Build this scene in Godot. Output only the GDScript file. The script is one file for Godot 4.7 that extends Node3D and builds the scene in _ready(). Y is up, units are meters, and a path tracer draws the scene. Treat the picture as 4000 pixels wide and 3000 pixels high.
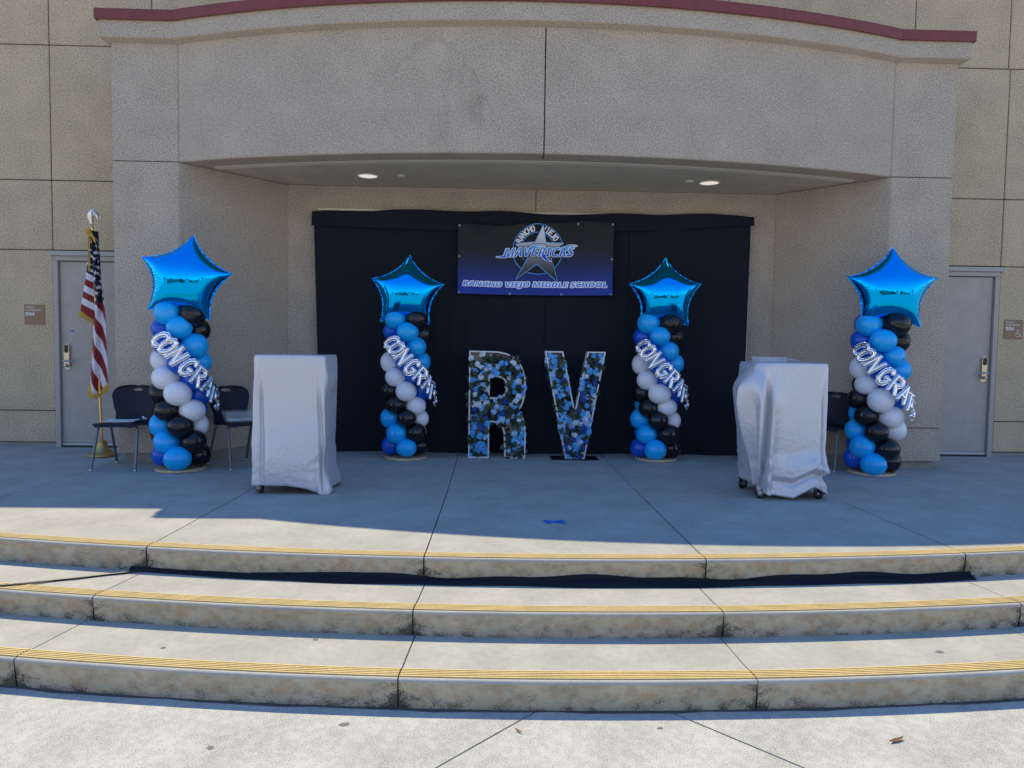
extends Node3D
# A school stage portal decorated for a ceremony. Units are metres, y is up, the stage floor is y = 0, the building wall is the plane z = 0.

const ARC_X := 0.08          # plan centre of the curved steps
const ARC_Z := -11.9
const STEP_R := [16.23, 16.70, 17.195]
const STEP_Y := [0.0, -0.15, -0.288]
const FOOT_Y := [-0.15, -0.288, -0.436]
const FAS_Z := -9.17         # plan centre of the bowed fascia
const FAS_R := 10.79
const PX_IN := 3.633         # pilaster faces
const PX_OUT := 4.281
const PZ := 0.993
const BX := 2.8135           # back wall half width
const CEIL := 3.04

var M := {}
var names := {}
var rng := RandomNumberGenerator.new()


# ---------------------------------------------------------------- mesh helpers
class MB:
	var p := PackedVector3Array()
	var u := PackedVector2Array()
	var u2 := PackedVector2Array()
	var s := PackedByteArray()
	var tint := PackedColorArray()

	func tri(a: Vector3, b: Vector3, c: Vector3, sm := 0, ua := Vector2.ZERO, ub := Vector2.ZERO, uc := Vector2.ZERO) -> void:
		if (b - a).cross(c - a).length_squared() < 1e-18:
			return
		p.append(a); p.append(b); p.append(c)
		u.append(ua); u.append(ub); u.append(uc)
		s.append(sm)

	func quad(a: Vector3, b: Vector3, c: Vector3, d: Vector3, sm := 0, ua := Vector2.ZERO, ub := Vector2.ZERO, uc := Vector2.ZERO, ud := Vector2.ZERO) -> void:
		tri(a, b, c, sm, ua, ub, uc)
		tri(a, c, d, sm, ua, uc, ud)

	func fix(start: int) -> void:      # turns the closed piece that begins at vertex start outwards (counter-clockwise here)
		var c := Vector3.ZERO
		for i in range(start, p.size()):
			c += p[i]
		c /= maxf(1.0, p.size() - start)
		var vol := 0.0
		for i in range(start, p.size(), 3):
			vol += (p[i] - c).dot((p[i + 1] - c).cross(p[i + 2] - c))
		if vol < 0.0:
			for i in range(start, p.size(), 3):
				var t := p[i + 1]
				p[i + 1] = p[i + 2]
				p[i + 2] = t
				var tu := u[i + 1]
				u[i + 1] = u[i + 2]
				u[i + 2] = tu

	func move(start: int, xf: Transform3D) -> void:
		for i in range(start, p.size()):
			p[i] = xf * p[i]

	func mesh(into: ArrayMesh = null) -> ArrayMesh:
		var st := SurfaceTool.new()
		st.begin(Mesh.PRIMITIVE_TRIANGLES)
		var two := u2.size() == p.size()
		for t in s.size():
			st.set_smooth_group(s[t] if s[t] > 0 else 0xFFFFFFFF)
			for k in [0, 2, 1]:
				var i: int = t * 3 + k
				st.set_uv(u[i])
				if tint.size() == p.size():
					st.set_color(tint[i])
				if two:
					st.set_uv2(u2[i])
				st.add_vertex(p[i])
		st.generate_normals()
		st.index()
		return st.commit(into)


func box(b: MB, lo: Vector3, hi: Vector3, ch := 0.003, xf := Transform3D.IDENTITY) -> void:
	var s0 := b.p.size()
	var c := (lo + hi) / 2.0
	var h := (hi - lo) / 2.0
	ch = minf(ch, 0.45 * minf(h.x, minf(h.y, h.z)) * 2.0)
	var f := func(ax: int, sg: float) -> Array:
		var a2 := (ax + 1) % 3
		var a3 := (ax + 2) % 3
		var out := []
		for k in [[-1, -1], [1, -1], [1, 1], [-1, 1]]:
			var v := Vector3.ZERO
			v[ax] = sg * h[ax]
			v[a2] = k[0] * (h[a2] - ch)
			v[a3] = k[1] * (h[a3] - ch)
			out.append(c + v)
		return out
	for ax in 3:
		for sg in [-1.0, 1.0]:
			var q: Array = f.call(ax, sg)
			b.quad(q[0], q[1], q[2], q[3]) if sg > 0.0 else b.quad(q[3], q[2], q[1], q[0])
	if ch > 0.0:
		for ax in 3:                       # the twelve chamfers
			var a2 := (ax + 1) % 3
			var a3 := (ax + 2) % 3
			for s2 in [-1.0, 1.0]:
				for s3 in [-1.0, 1.0]:
					var e := []
					for sa in [-1.0, 1.0]:
						var v := Vector3.ZERO
						v[ax] = sa * (h[ax] - ch); v[a2] = s2 * h[a2]; v[a3] = s3 * (h[a3] - ch)
						var w := v
						w[a2] = s2 * (h[a2] - ch); w[a3] = s3 * h[a3]
						e.append(c + v); e.append(c + w)
					if s2 * s3 > 0.0:
						b.quad(e[0], e[2], e[3], e[1])
					else:
						b.quad(e[1], e[3], e[2], e[0])
		for sx in [-1.0, 1.0]:
			for sy in [-1.0, 1.0]:
				for sz in [-1.0, 1.0]:
					var sg := Vector3(sx, sy, sz)
					var a := c + sg * Vector3(h.x, h.y - ch, h.z - ch)
					var d := c + sg * Vector3(h.x - ch, h.y, h.z - ch)
					var e := c + sg * Vector3(h.x - ch, h.y - ch, h.z)
					if sx * sy * sz > 0.0:
						b.tri(a, d, e)
					else:
						b.tri(a, e, d)
	if xf != Transform3D.IDENTITY:
		b.move(s0, xf)


func loft(b: MB, secs: Array, closed := false, caps := false, sm := 0, ring := false, fixed := true) -> void:
	# secs: arrays of the same number of points; closed: each section is a loop; ring: the last section joins the first
	var s0 := b.p.size()
	var n: int = secs[0].size()
	var m := secs.size()
	var last := n if closed else n - 1
	for i in (m if ring else m - 1):
		var A: Array = secs[i]
		var B: Array = secs[(i + 1) % m]
		for j in last:
			var k := (j + 1) % n
			b.quad(A[j], B[j], B[k], A[k], sm, Vector2(float(i) / (m - 1), float(j) / last), Vector2(float(i + 1) / (m - 1), float(j) / last), Vector2(float(i + 1) / (m - 1), float(j + 1) / last), Vector2(float(i) / (m - 1), float(j + 1) / last))
	if caps:
		for e in [secs[0], secs[m - 1]]:
			var c := Vector3.ZERO
			for q in e:
				c += q
			c /= n
			for j in n:
				if e == secs[0]:
					b.tri(c, e[j], e[(j + 1) % n])
				else:
					b.tri(c, e[(j + 1) % n], e[j])
	if fixed:
		b.fix(s0)


func tube(b: MB, pts: Array, rad, sides := 10, caps := true, flat := 1.0, up := Vector3.UP, sm := 1) -> void:
	# rad: a number or one per point; flat: the radius along the second cross axis as a share of the first
	var secs := []
	var side := Vector3.ZERO
	for i in pts.size():
		var t: Vector3 = (pts[mini(i + 1, pts.size() - 1)] - pts[maxi(i - 1, 0)])
		t = t.normalized()
		if side == Vector3.ZERO:
			side = up.cross(t)
			if side.length() < 0.1:
				side = Vector3.RIGHT.cross(t)
			if side.length() < 0.1:
				side = Vector3.BACK.cross(t)
		side = (side - t * side.dot(t)).normalized()
		var o := t.cross(side)
		var r: float = rad[i] if rad is Array else rad
		var ring := []
		for k in sides:
			var a := TAU * k / sides
			ring.append(pts[i] + side * (cos(a) * r) + o * (sin(a) * r * flat))
		secs.append(ring)
	loft(b, secs, true, caps, sm)


func lathe(b: MB, prof: Array, sides := 24, xf := Transform3D.IDENTITY, sm := 1) -> void:
	# prof: Vector2(radius, height) from one end to the other; ends on the axis close it
	var s0 := b.p.size()
	var secs := []
	for k in sides:
		var a := TAU * k / sides
		var sec := []
		for q in prof:
			sec.append(Vector3(cos(a) * q.x, q.y, sin(a) * q.x))
		secs.append(sec)
	loft(b, secs, false, false, sm, true)
	b.move(s0, xf)


func sheet(b: MB, nu: int, nv: int, f: Callable, thick: float, hole = null, sm := 1) -> void:
	# a bent sheet f(u, v) with a real thickness; hole(u, v) leaves cells out
	var s0 := b.p.size()
	var g := []
	for j in nv + 1:
		var row := []
		for i in nu + 1:
			row.append(f.call(float(i) / nu, float(j) / nv))
		g.append(row)
	var back := []
	for j in nv + 1:
		var row := []
		for i in nu + 1:
			var du: Vector3 = g[j][mini(i + 1, nu)] - g[j][maxi(i - 1, 0)]
			var dv: Vector3 = g[mini(j + 1, nv)][i] - g[maxi(j - 1, 0)][i]
			var n := du.cross(dv)
			n = n.normalized() if n.length() > 1e-12 else Vector3.BACK
			row.append(g[j][i] - n * thick)
		back.append(row)
	var keep := func(i: int, j: int) -> bool:
		if i < 0 or j < 0 or i >= nu or j >= nv:
			return false
		return hole == null or not hole.call((i + 0.5) / nu, (j + 0.5) / nv)
	for j in nv:
		for i in nu:
			if not keep.call(i, j):
				continue
			var ua := Vector2(float(i) / nu, float(j) / nv)
			var ud := Vector2(float(i + 1) / nu, float(j + 1) / nv)
			var ub := Vector2(ud.x, ua.y)
			var uc := Vector2(ua.x, ud.y)
			b.quad(g[j][i], g[j][i + 1], g[j + 1][i + 1], g[j + 1][i], sm, ua, ub, ud, uc)
			b.quad(back[j][i], back[j + 1][i], back[j + 1][i + 1], back[j][i + 1], sm + 1, ua, uc, ud, ub)
			if not keep.call(i, j - 1):
				b.quad(g[j][i], back[j][i], back[j][i + 1], g[j][i + 1], 0, ua, ua, ub, ub)
			if not keep.call(i, j + 1):
				b.quad(g[j + 1][i + 1], back[j + 1][i + 1], back[j + 1][i], g[j + 1][i], 0, ud, ud, uc, uc)
			if not keep.call(i - 1, j):
				b.quad(g[j + 1][i], back[j + 1][i], back[j][i], g[j][i], 0, uc, uc, ua, ua)
			if not keep.call(i + 1, j):
				b.quad(g[j][i + 1], back[j][i + 1], back[j + 1][i + 1], g[j + 1][i + 1], 0, ub, ub, ud, ud)
	b.fix(s0)


func prism(b: MB, poly: PackedVector2Array, z0: float, z1: float, xf := Transform3D.IDENTITY) -> void:
	var s0 := b.p.size()
	var idx := Geometry2D.triangulate_polygon(poly)
	for t in range(0, idx.size(), 3):
		var a := poly[idx[t]]
		var c := poly[idx[t + 1]]
		var d := poly[idx[t + 2]]
		if (c - a).cross(d - a) < 0.0:
			var w := c
			c = d
			d = w
		b.tri(Vector3(a.x, a.y, z1), Vector3(c.x, c.y, z1), Vector3(d.x, d.y, z1))
		b.tri(Vector3(a.x, a.y, z0), Vector3(d.x, d.y, z0), Vector3(c.x, c.y, z0))
	var ccw := not Geometry2D.is_polygon_clockwise(poly)      # y up here
	var area := 0.0
	for i in poly.size():
		area += poly[i].cross(poly[(i + 1) % poly.size()])
	ccw = area > 0.0
	for i in poly.size():
		var a := poly[i]
		var c := poly[(i + 1) % poly.size()]
		if not ccw:
			var w := a
			a = c
			c = w
		b.quad(Vector3(a.x, a.y, z0), Vector3(c.x, c.y, z0), Vector3(c.x, c.y, z1), Vector3(a.x, a.y, z1))
	b.move(s0, xf)


func plan(b: MB, poly: PackedVector2Array, y0: float, y1: float) -> void:     # poly in plan (x, z), risen from y0 to y1
	var q := PackedVector2Array()
	for v in poly:
		q.append(Vector2(v.x, -v.y))
	prism(b, q, y0, y1, Transform3D(Basis(Vector3.RIGHT, Vector3(0, 0, -1), Vector3.UP), Vector3.ZERO))


# ---------------------------------------------------------------- node helpers
func numbered(called: String) -> String:
	var n: int = names.get(called, 0)
	names[called] = n + 1
	return called if n == 0 else "%s_%03d" % [called, n]


func tag(o: Node3D, label: String, category: String, group := "", kind := "") -> void:
	o.set_meta("label", label)
	o.set_meta("category", category)
	if group:
		o.set_meta("group", group)
	if kind:
		o.set_meta("kind", kind)


func thing(called: String, label: String, category: String, at := Vector3.ZERO, turn := 0.0, group := "") -> Node3D:
	var o := Node3D.new()
	o.name = numbered(called)
	add_child(o)
	o.position = at
	o.rotation.y = turn
	tag(o, label, category, group)
	return o


func setting(called: String) -> Node3D:
	var o := Node3D.new()
	o.name = numbered(called)
	add_child(o)
	o.set_meta("kind", "structure")
	return o


func obj(called: String, b, m: Material, parent: Node3D = null, at := Vector3.ZERO) -> MeshInstance3D:
	var o := MeshInstance3D.new()
	o.mesh = b.mesh() if b is MB else b
	o.material_override = m
	o.position = at
	if parent:
		o.name = called
		parent.add_child(o, true)
	else:
		o.name = numbered(called)
		add_child(o)
	return o


# ---------------------------------------------------------------- textures
func noise(size: int, cycles: float, octaves: int, sd: int, kind := FastNoiseLite.TYPE_SIMPLEX_SMOOTH, seamless := true, w := 0) -> PackedByteArray:
	var n := FastNoiseLite.new()
	n.noise_type = kind
	n.seed = sd
	n.frequency = cycles / size
	n.fractal_type = FastNoiseLite.FRACTAL_FBM if octaves > 1 else FastNoiseLite.FRACTAL_NONE
	n.fractal_octaves = octaves
	var im := n.get_seamless_image(size, size) if seamless else n.get_image(w if w else size, size)
	im.convert(Image.FORMAT_L8)
	return im.get_data()


func grey_tex(data: PackedByteArray, w: int, h: int) -> ImageTexture:
	return ImageTexture.create_from_image(Image.create_from_data(w, h, false, Image.FORMAT_L8, data))


func mat(col: Color, rough := 0.7, metal := 0.0) -> StandardMaterial3D:      # col holds real-world linear base colours
	var m := StandardMaterial3D.new()
	m.albedo_color = col.linear_to_srgb()
	m.roughness = rough
	m.metallic = metal
	return m


func grained(col: Color, tex: Texture2D, height: Texture2D, depth: float, per_m: float, rough := 0.9) -> StandardMaterial3D:
	var m := mat(col, rough)
	m.uv1_triplanar = true
	m.uv1_world_triplanar = true
	m.uv1_scale = Vector3.ONE * per_m
	m.albedo_texture = tex
	if height:
		m.heightmap_enabled = true
		m.heightmap_texture = height
		m.heightmap_scale = depth
	return m


func make_materials() -> void:
	# stucco: sprayed pebbly coat, grains about a centimetre across
	var S := 1024
	var a := noise(S, 150.0, 2, 11)
	var c := noise(S, 62.0, 2, 12)
	var d := noise(S, 4.0, 4, 13)
	var col := PackedByteArray()
	col.resize(S * S)
	for i in S * S:
		var g := (a[i] - 128.0) * 0.80 + (c[i] - 128.0) * 0.14
		col[i] = clampi(int(226.0 + g * 0.62 + (d[i] - 128.0) * 0.09), 40, 255)
	var stucco := grey_tex(col, S, S)
	var bump := PackedByteArray()
	bump.resize(S * S)
	for i in S * S:
		bump[i] = (a[i] * 5 + c[i] * 3) / 8
	var stucco_h := grey_tex(bump, S, S)
	# concrete: broomed and worn
	var e := noise(S, 260.0, 2, 21)
	var f := noise(S, 34.0, 3, 22)
	var g2 := noise(S, 5.0, 5, 23)
	var h2 := noise(S, 90.0, 2, 24, FastNoiseLite.TYPE_CELLULAR)
	for i in S * S:
		var v := 230.0 + (e[i] - 128.0) * 0.13 + (f[i] - 128.0) * 0.07 + (g2[i] - 128.0) * 0.10
		if h2[i] < 34 and f[i] < 120:
			v -= 26.0
		col[i] = clampi(int(v), 40, 255)
	var conc := grey_tex(col, S, S)
	for i in S * S:
		bump[i] = (e[i] * 5 + f[i] * 2 + h2[i]) / 8
	var conc_h := grey_tex(bump, S, S)
	# rough plaza concrete: pitted with exposed grit
	for i in S * S:
		var v := 236.0 + (e[i] - 128.0) * 0.24 + (f[i] - 128.0) * 0.09 + (g2[i] - 128.0) * 0.11
		if e[i] < 84 and f[i] < 150:
			v -= 24.0
		col[i] = clampi(int(v), 40, 255)
	var grit := grey_tex(col, S, S)

	for i in S * S:
		col[i] = clampi(int(238.0 + (g2[i] - 128.0) * 0.07 + (e[i] - 128.0) * 0.05), 0, 255)
	var soft := grey_tex(col, S, S)
	M.portal = grained(Color(0.62, 0.52, 0.405), stucco, stucco_h, 0.45, 0.42)
	M.wall = grained(Color(0.73, 0.575, 0.365), stucco, stucco_h, 0.45, 0.42)
	M.soffit = grained(Color(0.68, 0.60, 0.45), stucco, null, 0.0, 0.42, 0.8)
	M.soffit.albedo_texture = soft
	M.core = mat(Color(0.07, 0.066, 0.06), 0.95)
	M.plinth = grained(Color(0.38, 0.35, 0.31), conc, conc_h, 0.3, 0.4)
	M.floor = grained(Color(0.50, 0.485, 0.44), conc, conc_h, 0.14, 0.4, 0.85)
	M.step = grained(Color(0.52, 0.50, 0.45), conc, conc_h, 0.2, 0.43, 0.9)
	M.plaza = grained(Color(0.55, 0.535, 0.495), grit, conc_h, 0.16, 0.43, 0.92)
	M.joint_strip = grained(Color(0.13, 0.125, 0.115), conc, conc_h, 0.3, 1.2)
	M.joint = mat(Color(0.05, 0.048, 0.045), 0.95)
	M.coping = grained(Color(0.25, 0.050, 0.048), conc, null, 0.0, 1.3, 0.5)
	M.yellow = grained(Color(0.93, 0.68, 0.29), conc, conc_h, 0.1, 0.9, 0.8)
	M.yellow_groove = mat(Color(0.13, 0.06, 0.02), 0.9)
	M.white_trim = mat(Color(0.82, 0.82, 0.80), 0.35)
	M.beige_trim = mat(Color(0.80, 0.73, 0.57), 0.5)
	M.door = grained(Color(0.52, 0.475, 0.41), soft, null, 0.0, 0.9, 0.5)
	M.door_frame = mat(Color(0.43, 0.40, 0.355), 0.5)
	M.aluminium = mat(Color(0.62, 0.63, 0.64), 0.3, 0.9)
	M.nickel = mat(Color(0.60, 0.52, 0.40), 0.3, 1.0)
	M.nickel_grey = mat(Color(0.45, 0.45, 0.46), 0.35, 1.0)
	M.black_plastic = mat(Color(0.012, 0.012, 0.013), 0.3)
	M.black_cloth = mat(Color(0.019, 0.022, 0.031), 0.95)
	M.black_cloth.metallic_specular = 0.2
	M.black_vinyl = mat(Color(0.012, 0.012, 0.014), 0.45)
	M.sign_brown = mat(Color(0.30, 0.18, 0.095), 0.45)
	M.sign_white = mat(Color(0.80, 0.79, 0.76), 0.5)
	M.blue_tape = mat(Color(0.01, 0.16, 0.55), 0.6)
	M.brass = mat(Color(0.72, 0.50, 0.19), 0.18, 1.0)
	M.gold_base = mat(Color(0.50, 0.36, 0.13), 0.38, 0.9)
	M.eagle = mat(Color(0.80, 0.80, 0.74), 0.24, 1.0)
	M.fringe = mat(Color(0.62, 0.36, 0.05), 0.75)
	M.chair = mat(Color(0.012, 0.015, 0.028), 0.5)
	M.chair.metallic_specular = 0.35
	M.chair_leg = mat(Color(0.17, 0.185, 0.21), 0.42, 0.75)
	M.paper = mat(Color(0.80, 0.81, 0.82), 0.6)
	M.clear = mat(Color(0.72, 0.78, 0.86), 0.18)
	M.clear.transparency = BaseMaterial3D.TRANSPARENCY_ALPHA
	M.clear.albedo_color.a = 0.16
	M.rubber = mat(Color(0.012, 0.012, 0.013), 0.5)
	M.steel = mat(Color(0.5, 0.5, 0.5), 0.35, 0.9)
	M.reflector = mat(Color(0.85, 0.85, 0.83), 0.4)
	M.lamp_glow = mat(Color(0.8, 0.8, 0.78), 0.5)
	M.lamp_glow.emission_enabled = true
	M.lamp_glow.emission = Color(1.0, 0.96, 0.88)
	M.lamp_glow.emission_energy_multiplier = 0.72
	# balloons
	M.light_blue = mat(Color(0.008, 0.44, 0.97), 0.22)
	M.royal = mat(Color(0.004, 0.105, 0.62), 0.20)
	M.white_b = mat(Color(0.86, 0.88, 0.93), 0.24)
	M.black_b = mat(Color(0.008, 0.009, 0.014), 0.10)
	for k in ["light_blue", "royal", "white_b"]:
		M[k].subsurf_scatter_enabled = true
		M[k].subsurf_scatter_strength = 0.15
	M.star_foil = mat(Color(0.0, 0.42, 0.94), 0.045, 1.0)
	M.silver_foil = mat(Color(0.86, 0.87, 0.90), 0.10, 1.0)
	M.pole_white = mat(Color(0.7, 0.7, 0.7), 0.4)
	# pale pine board
	var wn := noise(256, 3.0, 3, 31)
	var wi := Image.create(256, 256, false, Image.FORMAT_RGB8)
	for y in 256:
		for x in 256:
			var ring := sin(x * 0.22 + (wn[y * 256 + x] - 128.0) * 0.11) * 0.5 + 0.5
			var w := lerpf(1.0, 0.66, pow(ring, 3.0))
			wi.set_pixel(x, y, Color(0.93 * w, 0.83 * w * lerpf(1.0, 0.94, ring), 0.68 * w * lerpf(1.0, 0.86, ring)))
	M.pine = mat(Color.WHITE, 0.6)
	M.pine.albedo_texture = ImageTexture.create_from_image(wi)
	M.pine.uv1_triplanar = true
	M.pine.uv1_scale = Vector3(3.0, 9.0, 3.0)
	# silver cover cloth: fine crumples
	var k1 := noise(512, 9.0, 4, 41)
	var k2 := noise(512, 40.0, 3, 42, FastNoiseLite.TYPE_SIMPLEX_SMOOTH)
	var kb := PackedByteArray()
	kb.resize(512 * 512)
	for i in 512 * 512:
		kb[i] = clampi(int(255.0 - pow(absf(k1[i] - 128.0) / 128.0, 0.6) * 255.0 + k2[i] * 0.12), 0, 255)
	M.cover = mat(Color(0.64, 0.64, 0.66), 0.42, 0.42)
	M.cover.heightmap_enabled = true
	M.cover.heightmap_texture = grey_tex(kb, 512, 512)
	M.cover.heightmap_scale = 0.26
	M.cover.uv1_triplanar = true
	M.cover.uv1_scale = Vector3(1.5, 1.0, 1.5)
	# flowers
	M.leaf = [mat(Color(0.026, 0.056, 0.027), 0.5), mat(Color(0.048, 0.085, 0.044), 0.5), mat(Color(0.016, 0.034, 0.022), 0.5)]
	M.petal = {"sky": mat(Color(0.13, 0.53, 1.0), 0.7), "pale": mat(Color(0.50, 0.75, 1.0), 0.7), "white": mat(Color(0.88, 0.92, 0.98), 0.7), "deep": mat(Color(0.03, 0.10, 0.47), 0.7), "indigo": mat(Color(0.016, 0.022, 0.10), 0.7)}
	for k in M.petal:
		M.petal[k].vertex_color_use_as_albedo = true
		M.petal[k].backlight_enabled = true
		M.petal[k].backlight = Color(0.18, 0.18, 0.18)
	M.dry_leaf = mat(Color(0.20, 0.085, 0.03), 0.8)
	M.gum = mat(Color(0.17, 0.165, 0.15), 0.9)
	M.foliage = mat(Color(0.035, 0.065, 0.02), 0.7)
	M.bark = mat(Color(0.09, 0.06, 0.04), 0.9)
	M.far_wall = mat(Color(0.40, 0.36, 0.30), 0.9)
	M.far_roof = mat(Color(0.16, 0.08, 0.06), 0.8)
	M.far_glass = mat(Color(0.03, 0.035, 0.04), 0.15)


# ---------------------------------------------------------------- the place
func arc_z(x: float, r: float) -> float:
	return ARC_Z + sqrt(r * r - (x - ARC_X) * (x - ARC_X))


func fas_z(x: float, r: float) -> float:
	return FAS_Z + sqrt(r * r - x * x)


func stain_tex(sd: int) -> ImageTexture:
	# mould along the foot and at the joints of a riser, rusty tints, runs: u along the riser, v from its top down
	var w := 1024
	var h := 128
	var n1 := noise(h, 9.0, 4, sd, FastNoiseLite.TYPE_SIMPLEX_SMOOTH, false, w)
	var n2 := noise(h, 26.0, 3, sd + 1, FastNoiseLite.TYPE_SIMPLEX_SMOOTH, false, w)
	var n3 := noise(h, 1.6, 3, sd + 2, FastNoiseLite.TYPE_SIMPLEX_SMOOTH, false, w)
	var n4 := noise(h, 1.7, 2, sd + 3, FastNoiseLite.TYPE_SIMPLEX_SMOOTH, false, w)
	var im := Image.create(w, h, false, Image.FORMAT_RGBA8)
	im.fill(Color(0.4, 0.38, 0.33, 0.0))
	for y in h:
		var down := float(y) / h
		for x in w:
			var i := y * w + x
			var edge := minf(x, w - 1 - x) / 40.0
			var cover := 0.40 * pow(down, 1.7) + 0.46 * exp(-edge) + (n3[i] - 128.0) / 255.0 * 0.55 - 0.02
			var grain := n2[i] / 255.0 * 0.75 + n1[i] / 255.0 * 0.35
			var a := clampf((cover + grain - 0.86) * 5.0, 0.0, 0.9)
			if a > 0.02:
				im.set_pixel(x, y, Color(0.22, 0.205, 0.165, a))
			else:
				var rust := clampf((n4[i] / 255.0 - 0.50) * 1.6 + (n1[i] - 128.0) / 255.0 * 0.22, 0.0, 0.42)
				var film := clampf((n3[i] / 255.0 - 0.40) * 0.9 + (n2[i] - 128.0) / 255.0 * 0.4, 0.0, 0.5)
				if rust > film * 0.8:
					im.set_pixel(x, y, Color(0.64, 0.50, 0.31, rust))
				else:
					im.set_pixel(x, y, Color(0.50, 0.46, 0.38, film))
	return ImageTexture.create_from_image(im)


func panel_box(b: MB, x0: float, x1: float, y0: float, y1: float, z0: float, z1: float) -> void:
	box(b, Vector3(x0, y0, z0), Vector3(x1, y1, z1), 0.006)


func build_ground() -> void:
	# plaza: one sheet to the horizon, and near it three slabs parted by two diagonal joints
	var g := setting("plaza_ground")
	var b := MB.new()
	plan(b, PackedVector2Array([Vector2(-260, -260), Vector2(260, -260), Vector2(260, 260), Vector2(-260, 260)]), -0.75, -0.448)
	obj("subgrade", b, M.plaza, g)
	var inner := func(x0: float, x1: float) -> Array:
		var o := []
		for k in 25:
			var x := lerpf(x0, x1, k / 24.0)
			o.append(Vector2(x, arc_z(x, STEP_R[2] - 0.12)))
		return o
	# joints run from the foot of the steps out at 45 degrees, then meet the next crossing joints
	var left := PackedVector2Array(inner.call(-9.0, -0.035))
	left.append(Vector2(-0.222, 5.258)); left.append(Vector2(-5.0, 10.36)); left.append(Vector2(-9.0, 10.36))
	var mid := PackedVector2Array(inner.call(-0.020, 0.150))
	mid.append(Vector2(0.352, 5.250)); mid.append(Vector2(5.0, 10.14)); mid.append(Vector2(5.0, 14.0)); mid.append(Vector2(-5.0, 14.0)); mid.append(Vector2(-5.0, 10.372)); mid.append(Vector2(-0.212, 5.262))
	var right := PackedVector2Array(inner.call(0.165, 9.0))
	right.append(Vector2(9.0, 10.13)); right.append(Vector2(5.01, 10.13)); right.append(Vector2(0.362, 5.245))
	for q in [left, mid, right]:
		b = MB.new()
		plan(b, q, -0.50, -0.436)
		obj("slab", b, M.plaza, g)
	# fibre strip and packed dirt in the joint at the foot of the steps
	b = MB.new()
	var fs := []
	for k in 121:
		var x := lerpf(-8.5, 8.5, k / 120.0)
		var wide := 0.024 + 0.006 * sin(x * 7.0) + 0.005 * sin(x * 17.0 + 1.0)
		var z0 := arc_z(x, STEP_R[2] - 0.02)
		fs.append([Vector3(x, -0.44, z0), Vector3(x, -0.4335, z0), Vector3(x, -0.434, z0 + wide), Vector3(x, -0.44, z0 + wide + 0.002)])
	loft(b, fs, true, true)
	obj("joint_strip", b, M.joint_strip, g)
	# stage floor: slabs parted by joints that run front to back, and one crossing joint; the front slabs carry the first riser
	var s := setting("stage_floor")
	var xs := [-9.0, -6.05, -4.305, -2.495, -0.828, 0.811, 2.452, 4.335, 6.05, 9.0]
	b = MB.new()
	var bed := PackedVector2Array([Vector2(9.0, -0.3), Vector2(-9.0, -0.3)])
	for k in 49:
		var x := lerpf(-9.0, 9.0, k / 48.0)
		bed.append(Vector2(x, arc_z(x, STEP_R[0] - 0.06)))
	plan(b, bed, -0.7, -0.035)
	obj("slab_bed", b, M.joint, s)
	for i in xs.size() - 1:
		var x0: float = xs[i] + 0.0035
		var x1: float = xs[i + 1] - 0.0035
		b = MB.new()
		box(b, Vector3(x0, -0.06, -0.25), Vector3(x1, 0, 2.529), 0.001)
		obj("slab", b, M.floor, s)
		var secs := []
		var lean: float = (xs[i] + xs[i + 1]) * 0.5
		for k in 25:
			var t := k / 24.0
			var x := lerpf(x0, x1, t)
			var fx := func(zz: float) -> float: return x * (1.0 + 0.0135 * maxf(0.0, zz - 2.4))      # the joints spread a little towards the front
			var zf := arc_z(x, STEP_R[0])
			var sec := [Vector3(x, -0.06, 2.541), Vector3(x, -0.001, 2.541), Vector3(x, 0, 2.542), Vector3(fx.call(zf - 0.12), 0, zf - 0.12)]
			for q in [[-0.014, 0.0], [-0.006, -0.0015], [-0.0015, -0.006], [0.0, -0.013], [-0.001, -0.018]]:
				sec.append(Vector3(fx.call(zf + q[0]), q[1], zf + q[0]))
			secs.append(sec)
		var fb := MB.new()
		loft(fb, secs, false, false, 0, false, false)
		obj("slab", fb, M.floor, s)
		riser(s, xs[i], xs[i + 1], i)
		nosing(s, x0, x1, 0, true)


func riser(parent: Node3D, xa: float, xb: float, i: int) -> void:
	# the battered riser under the stage's front edge, with its stains
	var b := MB.new()
	var r: float = STEP_R[0]
	for k in 24:
		var q := []
		for t in [k / 24.0, (k + 1) / 24.0]:
			var x := lerpf(xa + 0.004, xb - 0.004, t)
			var zf := arc_z(x, r)
			var x2 := x * (1.0 + 0.0135 * (zf - 2.4))
			q.append([Vector3(x2, -0.018, zf - 0.001), Vector3(x2, FOOT_Y[0] - 0.01, zf - 0.016), t])
		quad_uv2(b, q)
	obj("riser", b, M.riser[i % 3], parent)


func quad_uv2(b: MB, q: Array) -> void:
	b.quad(q[0][0], q[0][1], q[1][1], q[1][0])
	var a := Vector2(q[0][2], 0.02)
	var c := Vector2(q[0][2], 0.98)
	var d := Vector2(q[1][2], 0.98)
	var e := Vector2(q[1][2], 0.02)
	for v in [a, c, d, a, d, e]:
		b.u2.append(v)


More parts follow.
